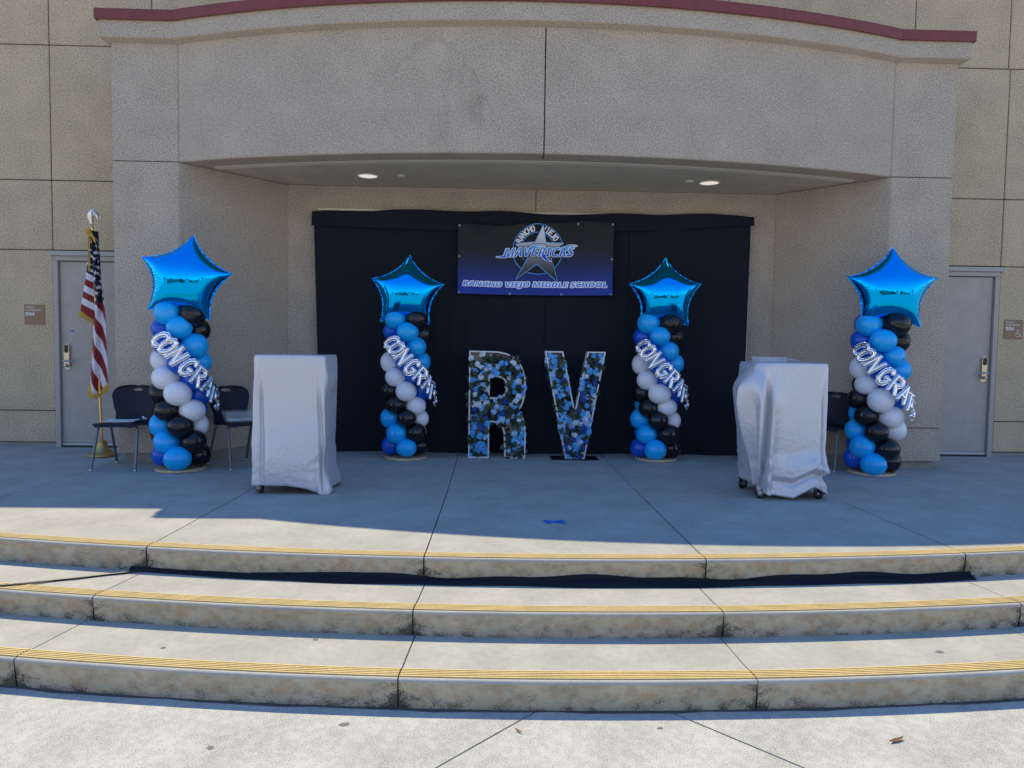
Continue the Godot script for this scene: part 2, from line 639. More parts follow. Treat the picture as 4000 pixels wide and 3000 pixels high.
func nosing(parent: Node3D, x0: float, x1: float, step: int, straight: bool) -> void:
	# five ribbed yellow bands with dark grooves between, set just behind the edge of a step
	var y: float = STEP_Y[step]
	var r: float = STEP_R[step]
	var strip := MB.new()
	var groove := MB.new()
	var at := func(t: float, dr: float, h: float) -> Vector3:
		if straight:
			var x := lerpf(x0, x1, t)
			var zf := arc_z(x, r) - dr
			return Vector3(x * (1.0 + 0.0135 * (zf - 2.4)), y + h, zf)
		var a := lerpf(x0, x1, t)
		return Vector3(ARC_X + sin(a) * (r - dr), y + h, ARC_Z + cos(a) * (r - dr))
	var gs := []
	for k in 25:
		var t := k / 24.0
		gs.append([at.call(t, 0.020, -0.004), at.call(t, 0.020, 0.0016), at.call(t, 0.110, 0.0016), at.call(t, 0.110, -0.004)])
	loft(groove, gs, true, true)
	for n in 5:
		var lo := 0.0215 + n * 0.0178
		var hi := lo + 0.0102
		var ss := []
		for k in 25:
			var t := k / 24.0
			ss.append([at.call(t, lo, 0.0), at.call(t, lo + 0.001, 0.0062), at.call(t, hi - 0.001, 0.0062), at.call(t, hi, 0.0)])
		loft(strip, ss, true, true)
	var o := obj("nosing_strip", strip, M.yellow, parent)
	obj("groove", groove, M.yellow_groove, o)


func build_steps() -> void:
	var s := setting("stage_steps")
	var joints := [[-33.0, -27.0, -21.2, -15.3, -9.37, -3.24, 2.45, 8.46, 14.1, 20.0, 26.0, 32.0], [-33.0, -27.0, -21.2, -15.3, -9.51, -3.20, 2.41, 8.20, 14.0, 20.0, 26.0, 32.0]]
	for n in [1, 2]:
		var y: float = STEP_Y[n]
		var r: float = STEP_R[n]
		var js: Array = joints[n - 1]
		for i in js.size() - 1:
			var a0 := deg_to_rad(js[i]) + 0.00022
			var a1 := deg_to_rad(js[i + 1]) - 0.00022
			var b := MB.new()
			var secs := []
			for k in 25:
				var a := lerpf(a0, a1, k / 24.0)
				var sec := []
				for q in [[-0.62, -0.3], [-0.62, 0.0], [-0.12, 0.0], [-0.014, 0.0], [-0.006, -0.0015], [-0.0015, -0.006], [0.0, -0.013], [-0.001, -0.018]]:
					sec.append(Vector3(ARC_X + sin(a) * (r + q[0]), y + q[1], ARC_Z + cos(a) * (r + q[0])))
				secs.append(sec)
			loft(b, secs, false, false, 0, false, false)
			for e in [secs[0], secs[24]]:
				var foot: Vector3 = e[7] + Vector3(0, -0.13, -0.03)
				b.quad(e[1], e[3], e[7], foot)
				b.tri(e[0], e[1], foot)
			obj("step", b, M.step, s)
			var rb := MB.new()
			for k in 24:
				var q := []
				for t in [k / 24.0, (k + 1) / 24.0]:
					var a := lerpf(a0, a1, t)
					var o := Vector3(sin(a), 0, cos(a))
					var c := Vector3(ARC_X, y, ARC_Z)
					q.append([c + o * (r - 0.001) + Vector3(0, -0.018, 0), Vector3(ARC_X, FOOT_Y[n] - 0.01, ARC_Z) + o * (r - 0.016), t])
				quad_uv2(rb, q)
			obj("riser", rb, M.riser[(i + n) % 3], s)
			nosing(s, a0, a1, n, false)
	# dark filler seen in the open joints
	var b2 := MB.new()
	for n in [1, 2]:
		var secs := []
		for k in 61:
			var a := deg_to_rad(lerpf(-33.0, 32.0, k / 60.0))
			var sec := []
			for q in [[-0.5, -0.02], [-0.05, -0.02], [-0.07, -0.2], [-0.5, -0.2]]:
				sec.append(Vector3(ARC_X + sin(a) * (STEP_R[n] + q[0]), STEP_Y[n] + q[1], ARC_Z + cos(a) * (STEP_R[n] + q[0])))
			secs.append(sec)
		loft(b2, secs, true, true)
	obj("joint_filler", b2, M.joint, s)


func build_wall() -> void:
	var w := thing("building_wall", "tall tan stucco wall with reveal joints behind the stage portal", "wall")
	var b := MB.new()
	for q in [[-13.0, -5.47, 0.0, 5.9], [-4.44, 4.46, 0.0, 5.9], [5.51, 13.0, 0.0, 5.9], [-5.47, -4.44, 2.2, 5.9], [4.46, 5.51, 2.2, 5.9]]:
		box(b, Vector3(q[0], q[2], -0.30), Vector3(q[1], q[3], -0.028), 0.0)
	obj("wall_core", b, M.core, w)
	var ys := [0.055, 0.421, 2.253, 3.036, 4.53, 5.88]
	var low := [-13.0, -10.2, -7.8, -5.461, -4.45, 4.47, 5.515, 7.9, 10.3, 13.0]
	var top := [-13.0, -10.2, -7.8, -5.461, -4.32, -2.2, 0.0, 2.2, 4.372, 5.49, 7.9, 10.3, 13.0]
	for j in 5:
		var xs: Array = top if j == 4 else low
		for i in xs.size() - 1:
			var x0: float = xs[i]
			var x1: float = xs[i + 1]
			if j < 4 and x0 < 0.0 and x1 > 0.0:
				x0 = -4.45
				x1 = 4.47
				for side in [-1, 1]:                 # beside the portal only slivers show
					b = MB.new()
					if side < 0:
						panel_box(b, -4.445, -4.2, ys[j] + 0.005, ys[j + 1] - 0.005, -0.03, 0.0)
					else:
						panel_box(b, 4.2, 4.465, ys[j] + 0.005, ys[j + 1] - 0.005, -0.03, 0.0)
					obj("panel", b, M.wall, w)
				continue
			var door: bool = (x0 == -5.461 or x1 == 5.515) and j < 2
			if door:
				continue
			b = MB.new()
			panel_box(b, x0 + 0.005, x1 - 0.005, ys[j] + 0.005, ys[j + 1] - 0.005, -0.03, 0.0)
			obj("panel", b, M.wall, w)
	b = MB.new()
	for q in [[-13.0, -5.465], [5.52, 13.0]]:
		box(b, Vector3(q[0], -0.02, -0.03), Vector3(q[1], 0.05, -0.012), 0.0)
	obj("plinth", b, M.plinth, w)
	b = MB.new()
	box(b, Vector3(-13.0, 5.885, -0.35), Vector3(13.0, 5.96, 0.06), 0.006)
	obj("coping", b, M.coping, w)


func portal_path(p: float) -> Array:       # plan of the portal's face, moved out by p
	var o := [Vector2(-PX_OUT - p, 0.0), Vector2(-PX_OUT - p, PZ + p), Vector2(-PX_IN, PZ + p)]
	for k in range(1, 48):
		var x := lerpf(-PX_IN, PX_IN, k / 48.0)
		o.append(Vector2(x, maxf(PZ + p, fas_z(x, FAS_R + p))))
	o.append(Vector2(PX_IN, PZ + p)); o.append(Vector2(PX_OUT + p, PZ + p)); o.append(Vector2(PX_OUT + p, 0.0))
	return o


func build_portal() -> void:
	var w := thing("stage_portal", "grey stucco stage portal with bowed fascia, splayed sides and maroon metal coping", "portal")
	# piers: four-sided prisms whose inner faces splay back to the rear wall
	var hs := [0.095, 0.443, CEIL, 4.215]
	for sg in [-1.0, 1.0]:
		for j in 3:
			var b := MB.new()
			var poly := PackedVector2Array()
			var c := 0.007
			var pts := [Vector2(PX_IN * sg, PZ), Vector2(PX_OUT * sg, PZ), Vector2(PX_OUT * sg, 0.001), Vector2(BX * sg, 0.001)]
			for k in 4:
				var d0: Vector2 = (pts[(k + 3) % 4] - pts[k]).normalized()
				var d1: Vector2 = (pts[(k + 1) % 4] - pts[k]).normalized()
				poly.append(pts[k] + d0 * c)
				poly.append(pts[k] + d1 * c)
			plan(b, poly, hs[j] + (0.005 if j else 0.0), hs[j + 1] - 0.005)
			obj("pier_panel", b, M.portal, w)
		var b2 := MB.new()
		var inset := PackedVector2Array([Vector2((PX_IN - 0.01) * sg, PZ - 0.04), Vector2((PX_OUT - 0.06) * sg, PZ - 0.04), Vector2((PX_OUT - 0.06) * sg, -0.02), Vector2((BX + 0.03) * sg, -0.02)])
		plan(b2, inset, -0.02, 4.2)
		obj("plinth", b2, M.plinth, w)
	# fascia: two bowed panels
	for sg in [-1.0, 1.0]:
		var b := MB.new()
		var front := MB.new()
		var secs := []
		for k in 33:
			var x: float = lerpf(0.006, PX_IN - 0.013, k / 32.0) * sg
			var zf := fas_z(x, FAS_R)
			var zb := maxf(zf - 0.27, PZ - 0.3)
			secs.append([Vector3(x, 4.215, zf), Vector3(x, CEIL + 0.012, zf), Vector3(x, CEIL + 0.004, zf - 0.006), Vector3(x, CEIL, zf - 0.014), Vector3(x, CEIL, zb), Vector3(x, 4.215, zb)])
		loft(b, secs, true, true)
		var o := obj("fascia_panel", b, M.portal if sg > 0.0 else M.portal_stained, w)
		if sg < 0.0:
			var mm := MB.new()
			mm.p = b.p; mm.u = b.u; mm.s = b.s
			for v in b.p:
				mm.u2.append(Vector2(clampf((v.x + 1.45) / 1.1, 0.0, 1.0), clampf((3.66 - v.y) / 0.62, 0.0, 1.0)))
			o.mesh = mm.mesh()
	var fb := MB.new()
	var fs := []
	for k in 33:
		var x := lerpf(-PX_IN, PX_IN, k / 32.0)
		var zf := fas_z(x, FAS_R) - 0.03
		fs.append([Vector3(x, 4.2, zf), Vector3(x, CEIL + 0.02, zf), Vector3(x, CEIL + 0.02, zf - 0.18), Vector3(x, 4.2, zf - 0.18)])
	loft(fb, fs, true, true)
	obj("fascia_core", fb, M.core, w)
	# soffit vent strip and the smooth ceiling behind it
	var vent := []
	for k in 41:
		var x := lerpf(-3.34, 3.34, k / 40.0)
		var zf := fas_z(x, FAS_R) - 0.272
		vent.append([Vector3(x, CEIL - 0.004, zf), Vector3(x, CEIL - 0.004, zf - 0.11), Vector3(x, CEIL + 0.03, zf - 0.11), Vector3(x, CEIL + 0.03, zf)])
	var b := MB.new()
	loft(b, vent, true, true)
	obj("vent_strip", b, M.beige_trim, w)
	var cp := PackedVector2Array()
	for k in 61:
		var x := lerpf(-PX_IN + 0.01, PX_IN - 0.01, k / 60.0)
		cp.append(Vector2(x, -maxf((absf(x) - BX) / (PX_IN - BX) * PZ - 0.02, fas_z(x, FAS_R) - 0.36)))
	for q in [[PX_IN - 0.01, PZ - 0.04], [BX + 0.02, -0.02], [-BX - 0.02, -0.02], [-PX_IN + 0.01, PZ - 0.04]]:
		cp.append(Vector2(q[0], -q[1]))
	var ceiling := CSGPolygon3D.new()
	ceiling.name = "ceiling"
	ceiling.polygon = cp
	ceiling.depth = 0.13
	ceiling.material = M.soffit
	ceiling.rotation.x = -PI / 2
	ceiling.position = Vector3(0, CEIL + 0.133, 0)
	w.add_child(ceiling)
	for q in [[-1.815, 0.53], [1.876, 0.535]]:
		var cut := CSGCylinder3D.new()
		cut.operation = CSGShape3D.OPERATION_SUBTRACTION
		cut.radius = 0.105
		cut.height = 0.5
		cut.sides = 40
		cut.material = M.soffit
		cut.rotation.x = PI / 2
		cut.position = Vector3(q[0], -q[1], 0.0)
		ceiling.add_child(cut)
	# rear wall round the big opening
	for q in [[-BX - 0.05, -2.44, 0.0, CEIL], [2.51, BX + 0.05, 0.0, CEIL], [-2.44, 0.02, 2.775, CEIL], [0.028, 2.51, 2.775, CEIL]]:
		b = MB.new()
		box(b, Vector3(q[0], q[2], -0.2), Vector3(q[1], q[3], 0.0), 0.004)
		obj("rear_panel", b, M.portal, w)
	b = MB.new()
	box(b, Vector3(-2.52, -0.02, -0.26), Vector3(2.6, 3.1, -0.202), 0.0)
	obj("rear_core", b, M.core, w)
	for q in [[-2.465, 2.535, 2.757, 2.782], [-2.452, -2.43, 0.0, 2.757], [2.50, 2.522, 0.0, 2.757]]:
		b = MB.new()
		box(b, Vector3(q[0], q[2], -0.02), Vector3(q[1], q[3], 0.018), 0.003)
		obj("opening_trim", b, M.beige_trim, w)
	# cornice
	var sw := []
	for j in portal_path(0.0).size():
		var sec := []
		for q in [[-0.05, 4.20], [0.001, 4.192], [0.010, 4.194], [0.074, 4.217], [0.08, 4.225], [0.08, 4.39], [-0.05, 4.39]]:
			var v: Vector2 = portal_path(q[0])[j]
			sec.append(Vector3(v.x, q[1], v.y))
		sw.append(sec)
	b = MB.new()
	loft(b, sw, true, true)
	obj("cornice", b, M.portal, w)
	# coping in folded metal lengths
	var P: Array = portal_path(0.108)
	var N := P.size()
	var cuts := [0, 1, 2]
	var xs := [-2.115, -0.65, 0.814, 2.28]
	for x in xs:
		cuts.append(2 + int(round((x + PX_IN) / (2.0 * PX_IN) * 48.0)))
	cuts.append(N - 3); cuts.append(N - 2); cuts.append(N - 1)
	for c in cuts.size() - 1:
		var secs := []
		for j in range(cuts[c], cuts[c + 1] + 1):
			var sec := []
			for q in [[0.096, 4.378], [0.108, 4.382], [0.108, 4.482], [-0.28, 4.494], [-0.28, 4.43], [0.096, 4.39]]:
				var path: Array = portal_path(q[0])
				var v: Vector2 = path[j]
				if q[0] < 0.0:
					v.y = maxf(0.0, v.y) if j > 0 and j < N - 1 else 0.0
				sec.append(Vector3(v.x, q[1], v.y))
			secs.append(sec)
		# hairline gap at each end
		for e in [[0, 1], [secs.size() - 1, secs.size() - 2]]:
			for k in 6:
				var d: Vector3 = secs[e[1]][k] - secs[e[0]][k]
				if d.length() > 0.02:
					secs[e[0]][k] += d.normalized() * 0.0015
		b = MB.new()
		loft(b, secs, true, true)
		obj("coping", b, M.coping, w)
	var roof := PackedVector2Array()
	for v in portal_path(-0.2):
		roof.append(v)
	b = MB.new()
	plan(b, roof, 4.30, 4.42)
	obj("roof", b, M.plinth, w)


func build_doors() -> void:
	for k in 2:
		var sg := -1.0 if k == 0 else 1.0
		var jamb := -5.461 if k == 0 else 5.510             # outer edge of the frame on the side away from the portal
		var t := thing("steel_door", "grey steel door behind the flag, lever on its left, scrap of blue tape" if k == 0 else "grey steel door at right with lever on its right and scuffed foot", "door", Vector3(jamb, 0, 0))
		var d := -sg                                        # towards the portal
		var b := MB.new()
		box(b, Vector3(minf(0, 0.055 * d), 0, -0.12), Vector3(maxf(0, 0.055 * d), 2.135, 0.012), 0.004)
		obj("jamb", b, M.door_frame, t)
		b = MB.new()
		box(b, Vector3(minf(0.965 * d, 1.02 * d), 0, -0.12), Vector3(maxf(0.965 * d, 1.02 * d), 2.135, 0.012), 0.004)
		obj("jamb", b, M.door_frame, t)
		b = MB.new()
		box(b, Vector3(minf(0, 1.02 * d), 2.1365, -0.12), Vector3(maxf(0, 1.02 * d), 2.19, 0.012), 0.004)
		obj("head", b, M.door_frame, t)
		b = MB.new()
		box(b, Vector3(minf(-0.03 * d, 1.05 * d), 2.19, -0.02), Vector3(maxf(-0.03 * d, 1.05 * d), 2.243, 0.04), 0.004)
		obj("drip_cap", b, M.door_frame, t)
		b = MB.new()
		box(b, Vector3(minf(0.059 * d, 0.961 * d), 0.055, -0.075), Vector3(maxf(0.059 * d, 0.961 * d), 2.130, -0.028), 0.003)
		var leaf := obj("leaf", b, M.door, t)
		b = MB.new()
		box(b, Vector3(minf(0.059 * d, 0.961 * d), 0.018, -0.07), Vector3(maxf(0.059 * d, 0.961 * d), 0.053, -0.012), 0.004)
		obj("door_sweep", b, M.aluminium, t)
		b = MB.new()
		box(b, Vector3(minf(0.0, 1.02 * d), -0.004, -0.12), Vector3(maxf(0.0, 1.02 * d), 0.010, 0.006), 0.003)
		obj("threshold", b, M.core, t)
		b = MB.new()
		box(b, Vector3(minf(0.0, 1.02 * d), 0.0, -0.20), Vector3(maxf(0.0, 1.02 * d), 2.2, -0.125), 0.0)
		obj("back_panel", b, M.core, t)
		b = MB.new()
		for sx in [0.16, 0.40, 0.64, 0.88]:
			lathe(b, [Vector2(0, 0), Vector2(0.006, 0), Vector2(0.004, 0.003), Vector2(0, 0.004)], 8, Transform3D(Basis(Vector3.RIGHT, PI / 2), Vector3(sx * d, 0.036, -0.012)))
		obj("screw", b, M.steel, t)
		# lock: oval plate, raised case, black reader, lever, key cylinder
		var lx := 0.129 * d
		b = MB.new()
		pill(b, Vector3(lx, 1.044, -0.028), 0.040, 0.160, 0.006)
		var lock := obj("lock_plate", b, M.nickel if k else M.nickel_grey, t)
		b = MB.new()
		pill(b, Vector3(lx + 0.004 * d, 1.056, -0.022), 0.032, 0.135, 0.026)
		obj("lock_case", b, M.nickel, lock)
		b = MB.new()
		pill(b, Vector3(lx + 0.002 * d, 1.135, 0.004), 0.023, 0.046, 0.006)
		obj("reader", b, M.black_plastic, lock)
		b = MB.new()
		tube(b, [Vector3(lx, 0.997, -0.02), Vector3(lx, 0.997, 0.045)], 0.012, 12)
		tube(b, [Vector3(lx - 0.025 * d, 0.997, 0.045), Vector3(lx + 0.06 * d, 0.996, 0.047), Vector3(lx + 0.125 * d, 0.993, 0.038)], [0.0115, 0.010, 0.009], 10, true, 0.8)
		obj("lever", b, M.nickel_grey, lock)
		b = MB.new()
		lathe(b, [Vector2(0, 0), Vector2(0.019, 0), Vector2(0.018, 0.022), Vector2(0.012, 0.025), Vector2(0, 0.025)], 16, Transform3D(Basis(Vector3.RIGHT, PI / 2), Vector3(lx, 0.945, 0.004)))
		obj("key_cylinder", b, M.nickel_grey, lock)
		if k == 0:
			b = MB.new()
			prism(b, PackedVector2Array([Vector2(0, 0), Vector2(0.034, -0.004), Vector2(0.042, 0.017), Vector2(0.004, 0.021)]), 0, 0.0008)
			var tp := obj("tape_scrap", b, M.blue_tape, null, Vector3(-5.292, 1.33, -0.0275))
			tag(tp, "small scrap of blue tape stuck on the left grey door", "tape")
		else:
			b = MB.new()
			for q in [[0.30, 0.43, 0.02, 0.006], [0.345, 0.335, 0.012, 0.005]]:
				prism(b, PackedVector2Array([Vector2(q[0] * d, q[1]), Vector2(q[0] * d - q[2], q[1] + 0.01), Vector2(q[0] * d - q[2] * 0.6, q[1] + 0.013)]), -0.029, -0.0273)
			obj("scuff", b, M.black_plastic, leaf)


func pill(b: MB, c: Vector3, r: float, half: float, depth: float) -> void:      # an upright rounded bar lying on a wall
	var poly := PackedVector2Array()
	for k in 28:
		var a := TAU * k / 28
		poly.append(Vector2(c.x + cos(a) * r, c.y + sin(a) * r + (half - r) * (1.0 if sin(a) >= 0.0 else -1.0)))
	var secs := []
	for q in [[1.0, 0.0], [1.0, depth - 0.003], [0.93, depth]]:
		var sec := []
		for v in poly:
			sec.append(Vector3(c.x + (v.x - c.x) * q[0], c.y + (v.y - c.y) * lerpf(1.0, q[0], 0.5), c.z + q[1]))
		secs.append(sec)
	loft(b, secs, true, true)


func words(text: String, height: float, m: Material, parent: Node3D, at: Vector3, bold := true, stretch := 1.0, called := "lettering") -> MeshInstance3D:
	var tm := TextMesh.new()
	var f := SystemFont.new()
	f.font_names = PackedStringArray(["Droid Sans"])
	f.font_weight = 700 if bold else 400
	tm.font = f
	tm.text = text
	tm.font_size = 32
	tm.pixel_size = height / 23.0
	tm.depth = 0.0016
	tm.curve_step = 1.0
	tm.horizontal_alignment = HORIZONTAL_ALIGNMENT_LEFT
	tm.vertical_alignment = VERTICAL_ALIGNMENT_CENTER
	var o := obj(called, tm, m, parent, at)
	o.scale = Vector3(stretch, 1, 1)
	return o


func build_signs() -> void:
	for k in 2:
		var left := -5.79 if k == 0 else 5.588
		var y0 := 1.405
		var t := thing("room_sign", "brown room sign left of the left door, text only" if k == 0 else "brown room sign right of the right door, with wheelchair symbol", "sign", Vector3(left, y0, 0.0))
		var b := MB.new()
		box(b, Vector3(0, 0, 0), Vector3(0.226, 0.228, 0.008), 0.002)
		obj("plate", b, M.sign_brown, t)
		words("STAGE /", 0.021, M.sign_white, t, Vector3(0.016, 0.199, 0.0085), false, 1.0)
		words("CLASSROOM", 0.021, M.sign_white, t, Vector3(0.016, 0.166, 0.0085), false, 1.0)
		words("804", 0.042, M.sign_white, t, Vector3(0.014, 0.122, 0.0085), true, 1.05)
		for q in [[0.014, 0.014], [0.212, 0.014], [0.014, 0.214], [0.212, 0.214]]:
			b = MB.new()
			lathe(b, [Vector2(0, 0), Vector2(0.005, 0), Vector2(0.004, 0.002), Vector2(0, 0.003)], 8, Transform3D(Basis(Vector3.RIGHT, PI / 2), Vector3(q[0], q[1], 0.008)))
			obj("screw", b, M.sign_brown, t)
		if k == 1:
			b = MB.new()
			var c := Vector3(0.160, 0.062, 0.0095)
			lathe(b, [Vector2(0, 0), Vector2(0.0085, 0), Vector2(0.0085, 0.0015), Vector2(0, 0.0015)], 12, Transform3D(Basis(Vector3.RIGHT, PI / 2), c + Vector3(0, 0.042, -0.0012)))
			tube(b, [c + Vector3(0.0, 0.030, 0), c + Vector3(0.002, -0.002, 0), c + Vector3(0.026, -0.002, 0), c + Vector3(0.038, -0.030, 0), c + Vector3(0.048, -0.027, 0)], 0.0035, 6, true, 0.4, Vector3.BACK)
			tube(b, [c + Vector3(0.001, 0.016, 0), c + Vector3(0.022, 0.016, 0)], 0.003, 6, true, 0.4, Vector3.BACK)
			var ring := []
			for j in 15:
				var a := deg_to_rad(lerpf(115.0, 372.0, j / 14.0))
				ring.append(c + Vector3(cos(a) * 0.024 + 0.003, sin(a) * 0.024 - 0.013, 0))
			tube(b, ring, 0.003, 6, true, 0.4, Vector3.BACK)
			obj("wheelchair_symbol", b, M.sign_white, t)


func build_ceiling_fittings() -> void:
	for q in [[-1.815, 0.53, "left"], [1.876, 0.535, "right"]]:
		var t := thing("downlight", "round white recessed downlight in the portal ceiling, %s one of two" % q[2], "light", Vector3(q[0], CEIL + 0.003, q[1]), 0.0, "recessed downlights")
		var b := MB.new()
		lathe(b, [Vector2(0.103, -0.001), Vector2(0.118, -0.001), Vector2(0.120, -0.005), Vector2(0.114, -0.010), Vector2(0.105, -0.010), Vector2(0.103, -0.006), Vector2(0.103, -0.001)], 40)
		obj("trim_ring", b, M.white_trim, t)
		b = MB.new()
		lathe(b, [Vector2(0.088, 0.030), Vector2(0.100, -0.008), Vector2(0.104, -0.006), Vector2(0.096, 0.034), Vector2(0.088, 0.030)], 40)
		obj("reflector", b, M.reflector, t)
		b = MB.new()
		lathe(b, [Vector2(0.0, 0.004), Vector2(0.06, 0.002), Vector2(0.098, -0.004), Vector2(0.098, 0.030), Vector2(0.0, 0.034)], 40)
		obj("glowing_lens", b, M.lamp_glow, t)
		var lamp := AreaLight3D.new()
		lamp.name = "downlight_lamp"
		t.add_child(lamp)
		lamp.position = Vector3(0, -0.012, 0)
		lamp.rotation.x = -PI / 2
		lamp.area_size = Vector2(0.16, 0.16)
		lamp.light_color = Color(1.0, 0.96, 0.88)
		lamp.light_energy = 0.02
		lamp.area_range = 12.0
		lamp.shadow_enabled = true
		b = MB.new()
		lathe(b, [Vector2(0, -0.002), Vector2(0.006, -0.002), Vector2(0.006, -0.007), Vector2(0, -0.007)], 8, Transform3D(Basis(Vector3.RIGHT, -PI / 2), Vector3(0.0, 0.006, -0.02)))
		obj("screw", b, M.black_plastic, t)
	for q in [[-1.45, 0.567, "left"], [1.64, 0.584, "right"]]:
		var b := MB.new()
		lathe(b, [Vector2(0, -0.012), Vector2(0.030, -0.011), Vector2(0.044, -0.006), Vector2(0.046, 0.0), Vector2(0, 0.0)], 24)
		var o := obj("sprinkler_cap", b, M.white_trim, null, Vector3(q[0], CEIL + 0.003, q[1]))
		tag(o, "small flat white cap beside the %s downlight" % q[2], "ceiling cap", "small ceiling caps")
	for q in [[-2.55, 0.62, "left"], [1.16, 0.30, "right"]]:
		var b := MB.new()
		lathe(b, [Vector2(0, -0.006), Vector2(0.007, -0.005), Vector2(0.009, 0.0), Vector2(0, 0.0)], 10)
		var o := obj("ceiling_plug", b, M.white_trim, null, Vector3(q[0], CEIL + 0.003, q[1]))
		tag(o, "tiny white plug in the ceiling, %s half" % q[2], "ceiling plug", "tiny ceiling plugs")


# ---------------------------------------------------------------- stage dressing
func build_curtain() -> void:
	var t := thing("stage_curtain", "black cloth backdrop hung over the opening behind the big letters", "curtain")
	var spans := [[-2.43, -0.93], [-0.95, 0.13], [0.11, 1.13], [1.11, 2.45]]
	for i in 4:
		var a: float = spans[i][0]
		var c: float = spans[i][1]
		var f := func(u: float, v: float) -> Vector3:
			var x := lerpf(a, c, u)
			var y := lerpf(0.004, 2.70, v)
			var ph := x * 5.2 + sin(x * 2.3 + i) * 1.4
			var amp := lerpf(0.040, 0.012, v)
			var z := lerpf(0.115, 0.062, v) + sin(ph) * amp + sin(ph * 2.7 + y * 0.8) * amp * 0.35 + (0.012 if i % 2 else 0.0)
			if i == 0:
				x += lerpf(0.02, -0.07, v) * (1.0 - u)
			if i == 3:
				x += lerpf(0.0, 0.05, v) * u
			return Vector3(x, y, z)
		var b := MB.new()
		sheet(b, 60, 30, f, 0.002)
		obj("curtain_panel", b, M.black_cloth, t)
	var hd := func(u: float, v: float) -> Vector3:
		var x := lerpf(-2.522, 2.530, u)
		var top := 2.757 - 0.014 * sin(x * 2.4 + 0.6) - 0.010 * sin(x * 5.3) + 0.016 * u
		if u < 0.035:
			top -= 0.02 * (0.035 - u) / 0.035
		var low := 2.558 + 0.015 * sin(x * 1.7) + 0.11 * smoothstep(0.72, 1.0, u)
		var y := lerpf(low, top, v)
		return Vector3(x, y, 0.108 + 0.010 * sin(x * 3.1) - 0.03 * v + 0.008 * sin(x * 9.0 + y * 6.0))
	var b := MB.new()
	sheet(b, 120, 8, hd, 0.003)
	obj("header_band", b, M.black_cloth, t)
	b = MB.new()
	box(b, Vector3(1.236, 0.075, 0.16), Vector3(1.262, 0.098, 0.1615), 0.0005)
	obj("care_tag", b, M.paper, t)


func fill_tri(buf: PackedByteArray, w: int, h: int, a: Vector2, b: Vector2, c: Vector2) -> void:
	var y0 := maxi(0, int(floor(minf(a.y, minf(b.y, c.y)))))
	var y1 := mini(h - 1, int(ceil(maxf(a.y, maxf(b.y, c.y)))))
	for y in range(y0, y1 + 1):
		var lo := 1e9
		var hi := -1e9
		var yy := y + 0.5
		for e in [[a, b], [b, c], [c, a]]:
			var p: Vector2 = e[0]
			var q: Vector2 = e[1]
			if (p.y <= yy) != (q.y <= yy):
				var x: float = p.x + (q.x - p.x) * (yy - p.y) / (q.y - p.y)
				lo = minf(lo, x)
				hi = maxf(hi, x)
		for x in range(maxi(0, int(ceil(lo - 0.5))), mini(w - 1, int(floor(hi - 0.5))) + 1):
			buf[y * w + x] = 255


func fill_poly(buf: PackedByteArray, w: int, h: int, poly: PackedVector2Array) -> void:
	var idx := Geometry2D.triangulate_polygon(poly)
	for t in range(0, idx.size(), 3):
		fill_tri(buf, w, h, poly[idx[t]], poly[idx[t + 1]], poly[idx[t + 2]])


func text_tris(text: String, bold := true) -> PackedVector2Array:      # the letters as triangles, one em high, x to the right and y down, centred
	var tm := TextMesh.new()
	var f := SystemFont.new()
	f.font_names = PackedStringArray(["Droid Sans"])
	f.font_weight = 700 if bold else 400
	tm.font = f
	tm.text = text
	tm.font_size = 64
	tm.pixel_size = 1.0 / 64.0
	tm.depth = 0.0
	tm.curve_step = 2.0
	var ar := tm.get_mesh_arrays()
	var v: PackedVector3Array = ar[Mesh.ARRAY_VERTEX]
	var ix = ar[Mesh.ARRAY_INDEX]
	var out := PackedVector2Array()
	if ix == null or ix.size() == 0:
		for q in v:
			out.append(Vector2(q.x, -q.y))
	else:
		for i in ix:
			out.append(Vector2(v[i].x, -v[i].y))
	return out


func print_text(buf: PackedByteArray, w: int, h: int, text: String, xf: Transform2D, slant: float, fit: Vector2) -> void:
	# fit: the width and height the text is stretched to
	var t := text_tris(text)
	var lo := Vector2(1e9, 1e9)
	var hi := Vector2(-1e9, -1e9)
	for q in t:
		lo = Vector2(minf(lo.x, q.x), minf(lo.y, q.y))
		hi = Vector2(maxf(hi.x, q.x), maxf(hi.y, q.y))
	var mid := (lo + hi) / 2.0
	var sc := fit / (hi - lo)
	for i in range(0, t.size(), 3):
		var q := []
		for k in 3:
			var v := (t[i + k] - mid) * sc
			v.x -= v.y * slant
			q.append(xf * v)
		fill_tri(buf, w, h, q[0], q[1], q[2])


func grown(buf: PackedByteArray, w: int, h: int, r: int) -> PackedByteArray:
	var one := PackedByteArray()
	one.resize(w * h)
	for y in h:
		var reach := 0
		for x in w:
			reach = r if buf[y * w + x] else reach - 1
			if reach >= 0:
				one[y * w + x] = 255
		reach = 0
		for x in range(w - 1, -1, -1):
			reach = r if buf[y * w + x] else reach - 1
			if reach >= 0:
				one[y * w + x] = 255
	var two := PackedByteArray()
	two.resize(w * h)
	for x in w:
		var reach := 0
		for y in h:
			reach = r if one[y * w + x] else reach - 1
			if reach >= 0:
				two[y * w + x] = 255
		reach = 0
		for y in range(h - 1, -1, -1):
			reach = r if one[y * w + x] else reach - 1
			if reach >= 0:
				two[y * w + x] = 255
	return two


func lay(im: Image, buf: PackedByteArray, w: int, h: int, c0: Color, c1: Color, y0 := 0, y1 := 1) -> void:
	for y in h:
		var c := c0.lerp(c1, clampf(float(y - y0) / maxf(1.0, y1 - y0), 0.0, 1.0))
		for x in w:
			if buf[y * w + x]:
				im.set_pixel(x, y, c)


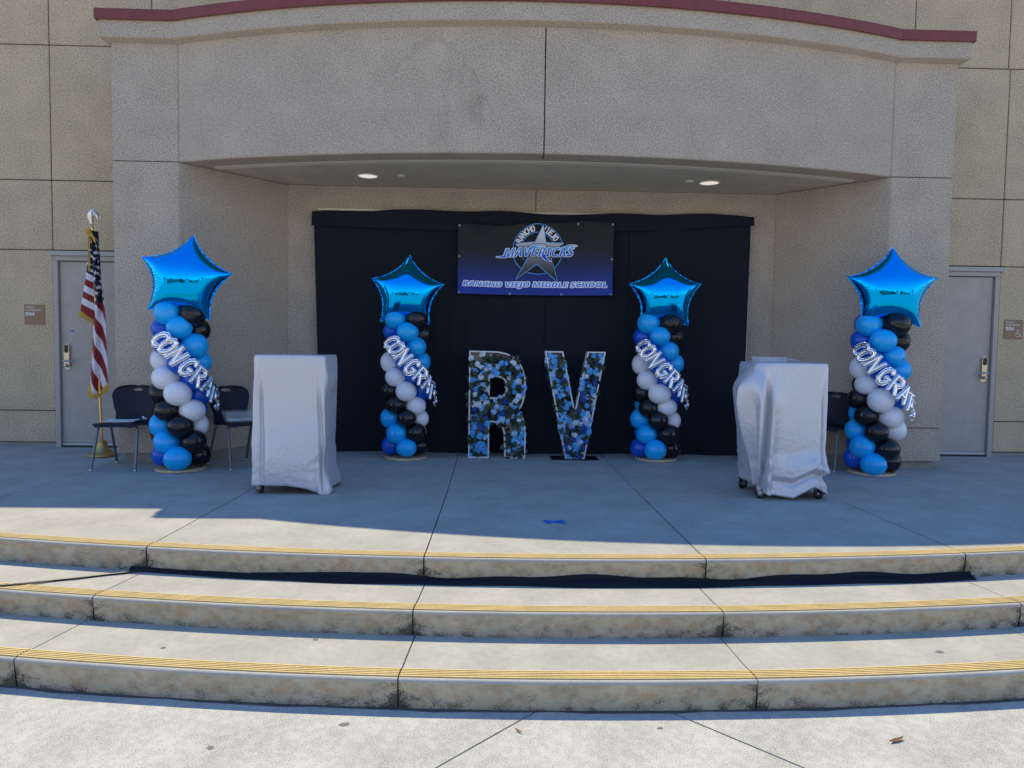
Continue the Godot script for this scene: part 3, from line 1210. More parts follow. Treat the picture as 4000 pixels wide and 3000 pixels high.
func blank(n: int) -> PackedByteArray:
	var o := PackedByteArray()
	o.resize(n)
	return o


func star_poly(c: Vector2, r: float, inner: float, turn := 0.0, squash := 1.0) -> PackedVector2Array:
	var o := PackedVector2Array()
	for k in 10:
		var a := -PI / 2 + TAU * k / 10 + turn
		var q := r if k % 2 == 0 else r * inner
		o.append(c + Vector2(cos(a) * q, sin(a) * q * squash))
	return o


func ring_mask(w: int, h: int, c: Vector2, r0: float, r1: float) -> PackedByteArray:
	var o := blank(w * h)
	for y in range(maxi(0, int(c.y - r1) - 1), mini(h, int(c.y + r1) + 2)):
		for x in range(maxi(0, int(c.x - r1) - 1), mini(w, int(c.x + r1) + 2)):
			var d := Vector2(x + 0.5, y + 0.5).distance_to(c)
			if d >= r0 and d <= r1:
				o[y * w + x] = 255
	return o


func swash(buf: PackedByteArray, w: int, h: int, a: Vector2, c: Vector2, b: Vector2, wide: float) -> void:     # a brush stroke that tapers to a point at its end
	var up := PackedVector2Array()
	var dn := PackedVector2Array()
	for k in 17:
		var t := k / 16.0
		var p := a.lerp(c, t).lerp(c.lerp(b, t), t)
		var d := (c - a).lerp(b - c, t).normalized().orthogonal()
		var r := wide * (1.0 - t) + 0.6
		up.append(p + d * r)
		dn.append(p - d * r)
	for k in 16:
		fill_tri(buf, w, h, up[k], up[k + 1], dn[k])
		fill_tri(buf, w, h, up[k + 1], dn[k + 1], dn[k])


func banner_tex() -> ImageTexture:
	# the printed banner: dark cloud at the top to deep blue below, a silver star in a ring, the name across it
	var w := 1024
	var h := 476
	var im := Image.create(w, h, false, Image.FORMAT_RGB8)
	for y in h:
		var t := float(y) / h
		var c := Color(0.11, 0.115, 0.13).lerp(Color(0.10, 0.25, 0.68), smoothstep(0.22, 1.0, t))
		for x in w:
			var k := 1.0 - 0.16 * (1.0 - absf(x - 512.0) / 512.0) * t
			im.set_pixel(x, y, c * k)
	var c := Vector2(524, 172)
	var R := 168.0
	var sky := Color(0.33, 0.68, 1.0)
	lay(im, ring_mask(w, h, c, 0, R), w, h, Color(0.030, 0.045, 0.11), Color(0.02, 0.025, 0.04), 0, 340)
	lay(im, ring_mask(w, h, c, 0, R * 0.655), w, h, Color(0.035, 0.042, 0.07), Color(0.02, 0.022, 0.03), 80, 300)
	lay(im, ring_mask(w, h, c, R * 0.645, R * 0.675), w, h, sky, Color(0.2, 0.42, 0.72), 60, 300)
	lay(im, ring_mask(w, h, c, R - 5, R), w, h, sky, sky)
	# the name round the top of the ring
	var arc := blank(w * h)
	for q in [["RANCHO", -63.0, -14.0], ["VIEJO", 17.0, 58.0]]:
		var word: String = q[0]
		for i in word.length():
			var a := deg_to_rad(lerpf(q[1], q[2], float(i) / (word.length() - 1)))
			var wide := 9.0 if word[i] == "I" else 22.0
			print_text(arc, w, h, word[i], Transform2D(a, c + Vector2(sin(a), -cos(a)) * R * 0.825), 0.0, Vector2(wide * 1.12, 40.0))
	lay(im, grown(arc, w, h, 1), w, h, Color(0.97, 0.98, 1.0), Color(0.92, 0.94, 1.0), 10, 130)
	# star
	var st := PackedVector2Array([Vector2(558, 15), Vector2(577, 127), Vector2(694, 130), Vector2(601, 190), Vector2(656, 384), Vector2(520, 268), Vector2(384, 367), Vector2(462, 226), Vector2(378, 129), Vector2(507, 127)])
	var sm := blank(w * h)
	fill_poly(sm, w, h, st)
	lay(im, grown(sm, w, h, 6), w, h, Color(0.01, 0.012, 0.02), Color(0.01, 0.012, 0.02))
	lay(im, grown(sm, w, h, 3), w, h, sky, Color(0.45, 0.75, 1.0), 100, 380)
	lay(im, sm, w, h, Color(0.90, 0.93, 0.98), Color(0.12, 0.13, 0.15), 80, 370)
	# the name across the star
	var nm := blank(w * h)
	print_text(nm, w, h, "MAVERICKS", Transform2D(0.012, Vector2(532, 188)), 0.30, Vector2(452, 62))
	swash(nm, w, h, Vector2(314, 206), Vector2(296, 217), Vector2(252, 214), 9)
	swash(nm, w, h, Vector2(470, 178), Vector2(490, 136), Vector2(572, 150), 11)
	swash(nm, w, h, Vector2(700, 178), Vector2(716, 140), Vector2(782, 157), 10)
	swash(nm, w, h, Vector2(562, 208), Vector2(568, 244), Vector2(616, 252), 13)
	lay(im, grown(nm, w, h, 8), w, h, Color(0.012, 0.03, 0.10), Color(0.012, 0.03, 0.10))
	lay(im, grown(nm, w, h, 4), w, h, Color(0.95, 0.98, 1.0), Color(0.86, 0.93, 1.0), 150, 260)
	lay(im, nm, w, h, Color(0.34, 0.72, 1.0), Color(0.04, 0.28, 0.85), 155, 235)
	lay(im, rings_of(star_poly(Vector2(553, 182), 13, 0.4), w, h), w, h, Color.WHITE, Color.WHITE)
	# bottom line
	var ln := blank(w * h)
	print_text(ln, w, h, "RANCHO VIEJO MIDDLE SCHOOL", Transform2D(0.003, Vector2(512, 410)), 0.26, Vector2(950, 42))
	lay(im, grown(ln, w, h, 5), w, h, Color(0.96, 0.98, 1.0), Color(0.92, 0.96, 1.0), 380, 440)
	lay(im, ln, w, h, Color(0.28, 0.62, 1.0), Color(0.14, 0.40, 0.95), 390, 434)
	return ImageTexture.create_from_image(im)


func rings_of(poly: PackedVector2Array, w: int, h: int) -> PackedByteArray:
	var o := blank(w * h)
	fill_poly(o, w, h, poly)
	return o


func build_banner() -> void:
	var t := thing("banner", "printed vinyl banner with star emblem, dark above and blue below, hung on the black backdrop", "banner")
	var f := func(u: float, v: float) -> Vector3:
		var x := lerpf(-0.857, 0.903, u)
		var sag := 0.020 * sin(u * PI * 2.0) * (1.0 if u < 0.5 else 0.3)
		var top := lerpf(2.615, 2.668, u) - 0.012 - sag + 0.010 * sin(u * 17.0)
		var low := lerpf(1.828, 1.834, u) - 0.012 * sin(u * PI)
		var y := lerpf(top, low, v)
		# tension folds from the upper corners
		var d1 := (u * 1.76) - v * 0.95
		var d2 := ((1.0 - u) * 1.76) - v * 0.95
		var z := 0.170 + 0.012 * exp(-d1 * d1 * 30.0) + 0.010 * exp(-d2 * d2 * 30.0) + 0.007 * sin(u * 9.0 + v * 3.0) + 0.004 * sin(u * 23.0 - v * 8.0) * (1.0 - v)
		return Vector3(x, y, z)
	var b := MB.new()
	sheet(b, 72, 32, f, 0.0012)
	var m := mat(Color.WHITE, 0.42)
	m.metallic_specular = 0.38
	m.albedo_texture = banner_tex()
	obj("printed_sheet", b, m, t)
	for q in [[0.008, 0.985], [0.008, 0.46], [0.335, 0.985], [0.668, 0.985], [0.99, 0.985], [0.992, 0.5], [0.77, 0.03], [0.008, 0.02], [0.992, 0.02]]:
		var g := MB.new()
		lathe(g, [Vector2(0.006, 0.0), Vector2(0.010, 0.0012), Vector2(0.013, 0.0), Vector2(0.010, -0.001), Vector2(0.006, 0.0)], 16, Transform3D(Basis(Vector3.RIGHT, PI / 2), Vector3.ZERO))
		obj("grommet", g, M.aluminium, t, f.call(q[0], q[1]) + Vector3(0, 0, 0.002))


var inflate := {}


func pillow(mask: Callable, n: int, rounds: int) -> PackedFloat32Array:      # solves the shape of a sheet blown up over the mask, on a grid over [-1, 1]
	var u := PackedFloat32Array()
	u.resize(n * n)
	var cells := PackedInt32Array()
	var hh := 2.0 / (n - 1)
	for y in range(1, n - 1):
		for x in range(1, n - 1):
			if mask.call(Vector2(-1.0 + x * hh, -1.0 + y * hh)):
				cells.append(y * n + x)
	var src := hh * hh
	for r in rounds:
		for i in cells:
			u[i] += 1.925 * (0.25 * (u[i - 1] + u[i + 1] + u[i - n] + u[i + n] + src) - u[i])
	return u


func star_edge(a: float) -> float:          # radius of a foil star (tips at radius 1, the first straight up) at angle a from up
	var seg := fposmod(a, TAU / 5.0)
	var lo := 0.0
	var hi := 1.0
	var p0 := Vector2(0, 1)
	var p2 := Vector2(sin(TAU / 5.0), cos(TAU / 5.0))
	var pm := Vector2(sin(TAU / 10.0), cos(TAU / 10.0)) * 0.52
	var q := p0
	for k in 22:
		var t := (lo + hi) / 2.0
		q = p0.lerp(pm, t).lerp(pm.lerp(p2, t), t)
		if atan2(q.x, q.y) < seg:
			lo = t
		else:
			hi = t
	return q.length()


func star_mesh(sd: int) -> Array:
	var n := 81
	var u: PackedFloat32Array = inflate.get("star", PackedFloat32Array())
	if u.is_empty():
		u = pillow(func(p: Vector2) -> bool: return p.length() < star_edge(atan2(p.x, p.y)), n, 320)
		inflate["star"] = u
	var top := 0.0
	for k in u:
		top = maxf(top, k)
	var h := func(p: Vector2) -> float:
		var fx := (p.x + 1.0) * 0.5 * (n - 1)
		var fy := (p.y + 1.0) * 0.5 * (n - 1)
		var ix := clampi(int(fx), 1, n - 3)
		var iy := clampi(int(fy), 1, n - 3)
		var r := [0.0, 0.0, 0.0, 0.0]
		for k in 4:
			var o := (iy + k - 1) * n + ix
			r[k] = cubic_interpolate(u[o], u[o + 1], u[o - 1], u[o + 2], fx - ix)
		return sqrt(maxf(0.0, cubic_interpolate(r[1], r[2], r[0], r[3], fy - iy) / top))
	var A := 200
	var rings := 26
	var b := MB.new()
	for side in [1.0, -1.0]:
		var g := []
		for j in rings + 1:
			var s := 1.0 - pow(1.0 - float(j) / rings, 1.35)
			var row := []
			for i in A:
				var a := TAU * i / A
				var q := Vector2(sin(a), cos(a)) * star_edge(a) * s
				var z: float = h.call(q) * 0.45 * (1.0 if j < rings else 0.0)
				z *= 1.0 + 0.030 * sin(a * 60.0 + sd) * pow(s, 7.0) + 0.010 * sin(a * 7.0 + sd * 2.0) * s * s
				row.append(Vector3(q.x * (1.0 + 0.10 * smoothstep(0.1, 0.85, -q.y)), q.y, side * z))
			g.append(row)
		for j in rings:
			for i in A:
				var k := (i + 1) % A
				if side > 0.0:
					b.quad(g[j][i], g[j + 1][i], g[j + 1][k], g[j][k], 1)
				else:
					b.quad(g[j][k], g[j + 1][k], g[j + 1][i], g[j][i], 2)
	b.fix(0)
	var fl := MB.new()
	var secs := []
	for i in A:
		var a := TAU * i / A
		var e := star_edge(a)
		var d := Vector3(sin(a) * (1.0 + 0.10 * smoothstep(0.1, 0.85, -cos(a) * e)), cos(a), 0)
		var wv := 0.012 * sin(a * 43.0 + sd) + 0.007 * sin(a * 71.0)
		var out := 0.032 + 0.006 * sin(a * 52.0)
		secs.append([d * (e - 0.015) + Vector3(0, 0, 0.003), d * (e + out) + Vector3(0, 0, wv + 0.002), d * (e + out) + Vector3(0, 0, wv - 0.002), d * (e - 0.015) - Vector3(0, 0, 0.003)])
	loft(fl, secs, true, false, 0, true)
	return [b.mesh(), fl.mesh()]


func balloon_mesh(squash: float) -> ArrayMesh:      # lies along +x, its neck at the origin
	var prof := []
	for k in 21:
		var t := PI * k / 20.0
		prof.append(Vector2(maxf(0.0, 0.122 * sin(t) * (1.0 - 0.20 * cos(t)) + (0.006 if k == 0 else 0.0)), 0.150 - 0.138 * cos(t)))
	prof[20].x = 0.0
	prof.push_front(Vector2(0.0, 0.012))
	var b := MB.new()
	lathe(b, prof, 30, Transform3D(Basis(Vector3(0, 0, 1), -PI / 2).scaled(Vector3(1, squash, 1)), Vector3.ZERO))
	return b.mesh()


func arc_pts(c: Vector2, r: Vector2, a0: float, a1: float, n: int) -> Array:
	var o := []
	for k in n + 1:
		var a := deg_to_rad(lerpf(a0, a1, float(k) / n))
		o.append(c + Vector2(cos(a) * r.x, sin(a) * r.y))
	return o


func letter_strokes(ch: String) -> Array:       # centre lines in a box 0.56 wide and 1 high, origin in the middle
	var x := 0.20
	var y := 0.39
	match ch:
		"C": return [arc_pts(Vector2(0.03, 0), Vector2(0.21, y), 50, 310, 16)]
		"O": return [arc_pts(Vector2.ZERO, Vector2(x, y), 90, 450, 22)]
		"N": return [[Vector2(-x, -y), Vector2(-x, y)], [Vector2(-x, y), Vector2(x, -y)], [Vector2(x, -y), Vector2(x, y)]]
		"G": return [arc_pts(Vector2(0.0, 0), Vector2(0.21, y), 50, 330, 17) + [Vector2(0.19, -0.02)], [Vector2(0.04, -0.03), Vector2(0.20, -0.03)]]
		"R": return [[Vector2(-x, -y), Vector2(-x, y)], [Vector2(-x, y)] + arc_pts(Vector2(0.0, 0.20), Vector2(0.20, 0.19), 90, -90, 10) + [Vector2(-x, 0.01)], [Vector2(-0.02, 0.0), Vector2(0.21, -y)]]
		"A": return [[Vector2(-0.22, -y), Vector2(0.0, y)], [Vector2(0.0, y), Vector2(0.22, -y)], [Vector2(-0.14, -0.12), Vector2(0.14, -0.12)]]
		"T": return [[Vector2(0.0, -y), Vector2(0.0, y)], [Vector2(-0.21, y), Vector2(0.21, y)]]
	return [arc_pts(Vector2(0.0, 0.20), Vector2(0.18, 0.19), 40, 270, 12) + arc_pts(Vector2(0.0, -0.19), Vector2(0.19, 0.20), 90, -140, 12)]


func letter_mesh(ch: String, size: float) -> ArrayMesh:
	var b := MB.new()
	var R := 0.090 * size
	for st in letter_strokes(ch):
		var pts := []
		# resample evenly so that the crimps are regular
		for k in st.size() - 1:
			var a: Vector2 = st[k]
			var c: Vector2 = st[k + 1]
			var n := maxi(1, int(a.distance_to(c) / 0.05))
			for q in n:
				var p := a.lerp(c, float(q) / n) * size
				pts.append(Vector3(p.x, p.y, 0))
		var e: Vector2 = st[st.size() - 1] * size
		pts.append(Vector3(e.x, e.y, 0))
		var first: Vector3 = pts[0]
		var last: Vector3 = pts[pts.size() - 1]
		var loop := first.distance_to(last) < 0.002
		if not loop:                       # rounded ends
			var d0: Vector3 = (first - pts[1]).normalized()
			var d1: Vector3 = (last - pts[pts.size() - 2]).normalized()
			for k in [0.5, 0.85, 1.0]:
				pts.push_front(first + d0 * R * k)
				pts.append(last + d1 * R * k)
		var rad := []
		for k in pts.size():
			var r := R * (1.0 + 0.045 * sin(k * 2.1) + 0.03 * sin(k * 0.9))
			if not loop:
				var from_end := mini(k, pts.size() - 1 - k)
				if from_end < 3:
					r *= [0.35, 0.72, 0.93][from_end]
			rad.append(r)
		tube(b, pts, rad, 14, true, 0.80, Vector3.BACK)
		# the welded seam: a thin crimped edge round the stroke
		var secs := []
		for k in pts.size():
			var t: Vector3 = (pts[mini(k + 1, pts.size() - 1)] - pts[maxi(k - 1, 0)]).normalized()
			var s := t.cross(Vector3.BACK)
			var o: float = rad[k] + size * (0.030 + 0.012 * (1.0 if k % 2 else -1.0))
			var wv := size * 0.012 * (1.0 if k % 2 else -1.0)
			secs.append([pts[k] - s * o + Vector3(0, 0, wv + 0.0006), pts[k] + s * o + Vector3(0, 0, wv + 0.0006), pts[k] + s * o + Vector3(0, 0, wv - 0.0006), pts[k] - s * o + Vector3(0, 0, wv - 0.0006)])
		loft(b, secs, true, true, 0)
	return b.mesh()


func build_columns() -> void:
	var shapes := [balloon_mesh(0.93), balloon_mesh(0.97), balloon_mesh(0.90)]
	var word := "CONGRATS"
	var glyphs := {}
	for i in word.length():
		glyphs[word[i]] = letter_mesh(word[i], 0.208)
	var letter_x := [-0.195, -0.135, -0.055, 0.060, 0.165, 0.240, 0.292, 0.320]
	var letter_y := [1.255, 1.190, 1.105, 0.995, 0.908, 0.822, 0.745, 0.668]
	var up := [22.0, 27.0, 34.0, 40.0, 47.0, 54.0, 64.0, 72.0]
	var spec := [
		["balloon column with star between two chairs by the left door, its star tilted most", Vector3(-3.470, 0, 1.400), 0.97, Vector3(-3.365, 1.832, 1.50), 0.420, 9.5, 0.02, -3.0],
		["balloon column with star on the black backdrop, left of the letter R", Vector3(-1.388, 0, 0.545), 0.93, Vector3(-1.375, 1.792, 0.63), 0.397, 3.5, 0.0, -2.0],
		["balloon column with star on the black backdrop, right of the letter V", Vector3(1.380, 0, 0.470), 0.95, Vector3(1.412, 1.815, 0.57), 0.400, 0.0, 0.0, -2.5],
		["balloon column with star in front of the right pier, beyond the right cart", Vector3(3.425, 0, 1.235), 0.97, Vector3(3.495, 1.845, 1.33), 0.428, 1.2, 0.045, -3.5]]
	var around := ["light_blue", "black_b", "white_b", "royal"]       # front, right, back, left of the lowest ring
	for ci in 4:
		var q: Array = spec[ci]
		rng.seed = 500 + ci
		var t := thing("balloon_column", q[0], "balloon column", q[1], 0.0, "balloon columns with blue stars")
		var b := MB.new()
		lathe(b, [Vector2(0, 0.002), Vector2(0.222, 0.002), Vector2(0.228, 0.006), Vector2(0.228, 0.020), Vector2(0.222, 0.025), Vector2(0, 0.025)], 48, Transform3D.IDENTITY, 0)
		obj("base_board", b, M.pine, t)
		b = MB.new()
		tube(b, [Vector3(0, 0.02, 0), Vector3(q[6] * 0.5, 0.9, 0), Vector3(q[6], 1.9, 0)], 0.012, 10)
		obj("pole", b, M.pole_white, t)
		var facing := atan2(-0.46 - q[1].x, 8.64 - q[1].z)              # the ring pattern faces the audience
		for row in 10:
			for k in 4:
				var a := deg_to_rad(k * 90.0 - row * 45.0 + rng.randf_range(-5, 5)) + facing * 0.75
				var y: float = 0.137 + row * 0.1535 + rng.randf_range(-0.008, 0.008)
				var dir := Vector3(sin(a), rng.randf_range(-0.10, 0.06), cos(a)).normalized()
				var o := MeshInstance3D.new()
				o.name = "balloon"
				o.mesh = shapes[rng.randi() % 3]
				o.material_override = M[around[k]]
				t.add_child(o, true)
				var s: float = q[2] * rng.randf_range(0.93, 1.06)
				var zz := dir.cross(Vector3.UP).normalized()
				o.transform = Transform3D(Basis(dir, zz.cross(dir), zz) * Basis(Vector3.RIGHT, 0.0) * Basis.from_scale(Vector3.ONE * s), Vector3(q[6] * y / 1.5 + rng.randf_range(-0.006, 0.006), y, rng.randf_range(-0.006, 0.006)))
		var foil := star_mesh(ci)
		var star := obj("star_balloon", foil[0], M.star_foil, t)
		var turn := Basis(Vector3.UP, facing * 0.5) * Basis(Vector3(0, 0, 1), deg_to_rad(-q[5])) * Basis(Vector3.RIGHT, deg_to_rad(q[7]))
		star.transform = Transform3D(turn * Basis.from_scale(Vector3.ONE * q[4]), q[3] - q[1])
		obj("foil_seam", foil[1], M.star_foil, star)
		for i in word.length():
			var x: float = letter_x[i] + rng.randf_range(-0.006, 0.006)
			var phi := asin(clampf(x / 0.335, -1.0, 1.0)) * 0.92 + facing
			var n := Vector3(sin(phi), 0.10, cos(phi)).normalized()
			var right := Vector3.UP.cross(n).normalized()
			var upv := n.cross(right)
			var ua := deg_to_rad(up[i] + rng.randf_range(-4, 4))
			var ly := (right * cos(ua) + upv * sin(ua)).normalized()
			var lx := ly.cross(n).normalized()
			var o := obj("letter_balloon", glyphs[word[i]], M.silver_foil, t)
			var rr: float = 0.318 * q[2] / 0.95
			var lat := Vector3(cos(facing), 0, -sin(facing))
			o.transform = Transform3D(Basis(lx, ly, n), Vector3(sin(phi) * rr, letter_y[i], cos(phi) * rr) + lat * 0.012 + n * (0.006 if i % 2 else 0.0) + Vector3(q[6] * 0.6, 0.008, 0))


func chair_profile(v: float) -> Vector2:       # (z, y) along the middle of the shell, front lip to top of the back
	var pts := [Vector2(0.235, 0.425), Vector2(0.215, 0.450), Vector2(0.15, 0.455), Vector2(0.03, 0.443), Vector2(-0.09, 0.440), Vector2(-0.165, 0.455), Vector2(-0.205, 0.515), Vector2(-0.232, 0.61), Vector2(-0.262, 0.72), Vector2(-0.285, 0.79)]
	var f := v * (pts.size() - 1)
	var i := clampi(int(f), 0, pts.size() - 2)
	var p0: Vector2 = pts[maxi(i - 1, 0)]
	var p3: Vector2 = pts[mini(i + 2, pts.size() - 1)]
	return pts[i].cubic_interpolate(pts[i + 1], p0, p3, f - i)


func chair_width(v: float) -> float:
	var w := [0.165, 0.205, 0.222, 0.225, 0.215, 0.185, 0.175, 0.205, 0.222, 0.115]
	var f := v * (w.size() - 1)
	var i := clampi(int(f), 0, w.size() - 2)
	if i == w.size() - 2:                       # the rounded top of the back
		var t := f - i
		return lerpf(0.222, 0.0, 1.0 - sqrt(maxf(0.0, 1.0 - t * t * 0.90)))
	return cubic_interpolate(w[i], w[i + 1], w[maxi(i - 1, 0)], w[mini(i + 2, w.size() - 1)], f - i)


func build_chairs() -> void:
	var proto := thing("school_chair", "dark blue plastic school chair with papers, in front of the flag stand", "chair", Vector3(-4.052, 0, 1.285), 0.0, "dark blue plastic school chairs")
	var b := MB.new()
	var f := func(u: float, v: float) -> Vector3:
		var p := chair_profile(v)
		var s := u * 2.0 - 1.0
		var bend := smoothstep(0.5, 0.75, v)
		var x := s * chair_width(v)
		return Vector3(x, p.y - (1.0 - bend) * 0.012 * s * s * s * s, p.x + bend * 0.045 * s * s)
	var hole := func(u: float, v: float) -> bool:
		var p := chair_profile(v)
		if p.y < 0.7:
			return false
		var x := (u * 2.0 - 1.0) * chair_width(v)
		return pow(x / 0.052, 2.0) + pow((p.y - 0.748) / 0.0145, 2.0) < 1.0
	sheet(b, 56, 96, f, 0.005, hole)
	obj("seat_shell", b, M.chair, proto)
	for s in [1.0, -1.0]:
		for side in [1.0, -1.0]:
			var foot := Vector3(0.208 * side, 0.012, 0.247 * s)
			var top := Vector3(0.190 * side, 0.385, (0.150 if s > 0.0 else -0.105))
			b = MB.new()
			tube(b, [foot, foot.lerp(top, 0.5), top, top + Vector3(-0.008 * side, 0.022, -0.006 * s), top + Vector3(-0.028 * side, 0.034, -0.010 * s), Vector3(0.0, 0.421, top.z - 0.012 * s)], 0.0125, 10)
			var leg := obj("leg", b, M.chair_leg, proto)
			b = MB.new()
			lathe(b, [Vector2(0, 0), Vector2(0.016, 0.0), Vector2(0.018, 0.006), Vector2(0.015, 0.018), Vector2(0.0, 0.02)], 14, Transform3D(Basis.IDENTITY, foot - Vector3(0, 0.012, 0)))
			obj("glide", b, M.steel, leg)
	b = MB.new()
	for side in [1.0, -1.0]:
		tube(b, [Vector3(0.13 * side, 0.424, 0.14), Vector3(0.13 * side, 0.420, 0.0), Vector3(0.125 * side, 0.424, -0.12)], 0.009, 8)
	obj("seat_rail", b, M.chair_leg, proto)
	for q in [["dark blue plastic school chair between first column and left cart, holding a clear box", Vector3(-3.005, 0, 1.115), 0.80], ["dark blue plastic school chair hidden behind the right cart, only one leg showing", Vector3(2.49, 0, 0.80), 0.0], ["dark blue plastic school chair between the right cart and the last balloon column", Vector3(3.085, 0, 0.885), -0.80]]:
		var c: Node3D = proto.duplicate()
		c.name = numbered("school_chair")
		add_child(c)
		c.position = q[1]
		c.rotation.y = q[2]
		c.set_meta("label", q[0])
	# papers and keys on the first seat
	var pp := thing("paper_stack", "stack of white papers on the seat of the leftmost chair", "paper", Vector3(-4.06, 0.4575, 1.33), 0.08)
	for k in 3:
		b = MB.new()
		var ff := func(u: float, v: float) -> Vector3: return Vector3(lerpf(-0.14, 0.14, u), 0.003 * k + 0.002 + 0.006 * pow(u * 2.0 - 1.0, 2.0) * (0.5 if k < 2 else 1.0), lerpf(0.105, -0.105, v))
		sheet(b, 10, 6, ff, 0.0015)
		var o := obj("sheet", b, M.paper, pp)
		o.rotation.y = 0.04 * k
	var ky := thing("keys", "bunch of keys with a white tag on the leftmost chair seat", "keys", Vector3(-3.875, 0.459, 1.22))
	b = MB.new()
	var loop := []
	for k in 17:
		loop.append(Vector3(cos(TAU * k / 16) * 0.02, 0.012 + 0.008 * sin(TAU * k / 16), sin(TAU * k / 16) * 0.012))
	tube(b, loop, 0.0015, 6)
	obj("ring", b, M.steel, ky)
	for k in 3:
		b = MB.new()
		box(b, Vector3(-0.008, 0.0, -0.0015), Vector3(0.008, 0.05, 0.0015), 0.001, Transform3D(Basis(Vector3(0, 0, 1), 1.0 + k * 0.5) * Basis(Vector3.UP, k * 0.7), Vector3(0.01 * k, 0.008, 0)))
		obj("key", b, M.nickel_grey if k else M.paper, ky)
	b = MB.new()
	tube(b, [Vector3(-0.02, 0.006, 0.01), Vector3(0.03, 0.014, 0.03), Vector3(0.07, 0.006, 0.01), Vector3(0.10, 0.005, 0.035)], 0.004, 6)
	obj("lanyard", b, M.black_vinyl, ky)
	clear_box("clear lidded plastic box on the chair beside the left cart", Vector3(-2.965, 0.458, 1.16), 0.55, Vector3(0.33, 0.095, 0.21), true)
	clear_box("clear open plastic tray on top of the right cart", Vector3(1.945, 1.140, 2.25), 0.05, Vector3(0.25, 0.045, 0.2), false)


func clear_box(label: String, at: Vector3, turn: float, size: Vector3, lid: bool) -> void:
	var t := thing("plastic_box" if lid else "plastic_tray", label, "plastic box", at, turn)
	var b := MB.new()
	var w := 0.0025
	var h := size / 2.0
	var secs := []
	for q in [[0.93, 0.0], [1.0, size.y], [1.04, size.y + 0.001], [1.04, size.y - 0.006], [0.985, size.y - 0.006], [0.915, w]]:
		var sec := []
		for k in 32:
			var a := TAU * k / 32
			var sx := signf(cos(a)) * pow(absf(cos(a)), 0.25)
			var sz := signf(sin(a)) * pow(absf(sin(a)), 0.25)
			sec.append(Vector3(sx * h.x * q[0], q[1], sz * h.z * q[0]))
		secs.append(sec)
	loft(b, secs, true, true)
	obj("tub", b, M.clear, t)
	if lid:
		b = MB.new()
		box(b, Vector3(-h.x * 1.05, size.y + 0.001, -h.z * 1.05), Vector3(h.x * 1.05, size.y + 0.009, h.z * 1.05), 0.003)
		obj("lid", b, M.clear, t)
		for s in [-1.0, 1.0]:
			b = MB.new()
			box(b, Vector3(s * h.x * 1.06 - 0.006, size.y - 0.03, -0.03), Vector3(s * h.x * 1.06 + 0.006, size.y + 0.008, 0.03), 0.002)
			obj("latch", b, M.clear, t)
		for k in 4:
			b = MB.new()
			box(b, Vector3(-0.035, 0, -0.02), Vector3(0.035, 0.02, 0.02), 0.004, Transform3D(Basis(Vector3.UP, k * 0.8), Vector3(-0.09 + 0.06 * k, 0.004, 0.02 * (k % 2))))
			obj("packet", b, M.paper if k % 2 else M.white_b, t)
	else:
		b = MB.new()
		tube(b, [Vector3(0.12, 0.005, 0.02), Vector3(0.18, 0.028, 0.0), Vector3(0.25, 0.018, -0.02), Vector3(0.30, 0.004, 0.0)], [0.02, 0.03, 0.024, 0.01], 10, true, 0.4)
		obj("film_wrap", b, M.clear, t)


func caster(parent: Node3D, at: Vector3, r: float, turn: float) -> void:
	var o := Node3D.new()
	o.name = "caster"
	parent.add_child(o, true)
	o.position = at
	o.rotation.y = turn
	var side := Transform3D(Basis(Vector3(0, 0, 1), PI / 2), Vector3(0, r, 0))
	var b := MB.new()
	lathe(b, [Vector2(r * 0.55, -0.014), Vector2(r * 0.9, -0.016), Vector2(r, -0.010), Vector2(r, 0.010), Vector2(r * 0.9, 0.016), Vector2(r * 0.55, 0.014), Vector2(r * 0.55, -0.014)], 24, side)
	obj("tyre", b, M.rubber, o)
	b = MB.new()
	lathe(b, [Vector2(0, -0.018), Vector2(r * 0.3, -0.018), Vector2(r * 0.57, -0.012), Vector2(r * 0.57, 0.012), Vector2(r * 0.3, 0.018), Vector2(0, 0.018)], 18, side)
	obj("hub", b, M.steel, o)
	b = MB.new()
	for s in [-1.0, 1.0]:
		var bar := PackedVector2Array([Vector2(-0.012, r - 0.012), Vector2(0.012, r - 0.012), Vector2(0.034, 2.0 * r + 0.012), Vector2(-0.010, 2.0 * r + 0.012)])
		prism(b, bar, -0.0015, 0.0015, Transform3D(Basis(Vector3.UP, PI / 2), Vector3(0.022 * s, 0, 0)))
	box(b, Vector3(-0.026, 2.0 * r + 0.010, -0.036), Vector3(0.026, 2.0 * r + 0.016, 0.014), 0.002)
	obj("fork", b, M.steel, o)


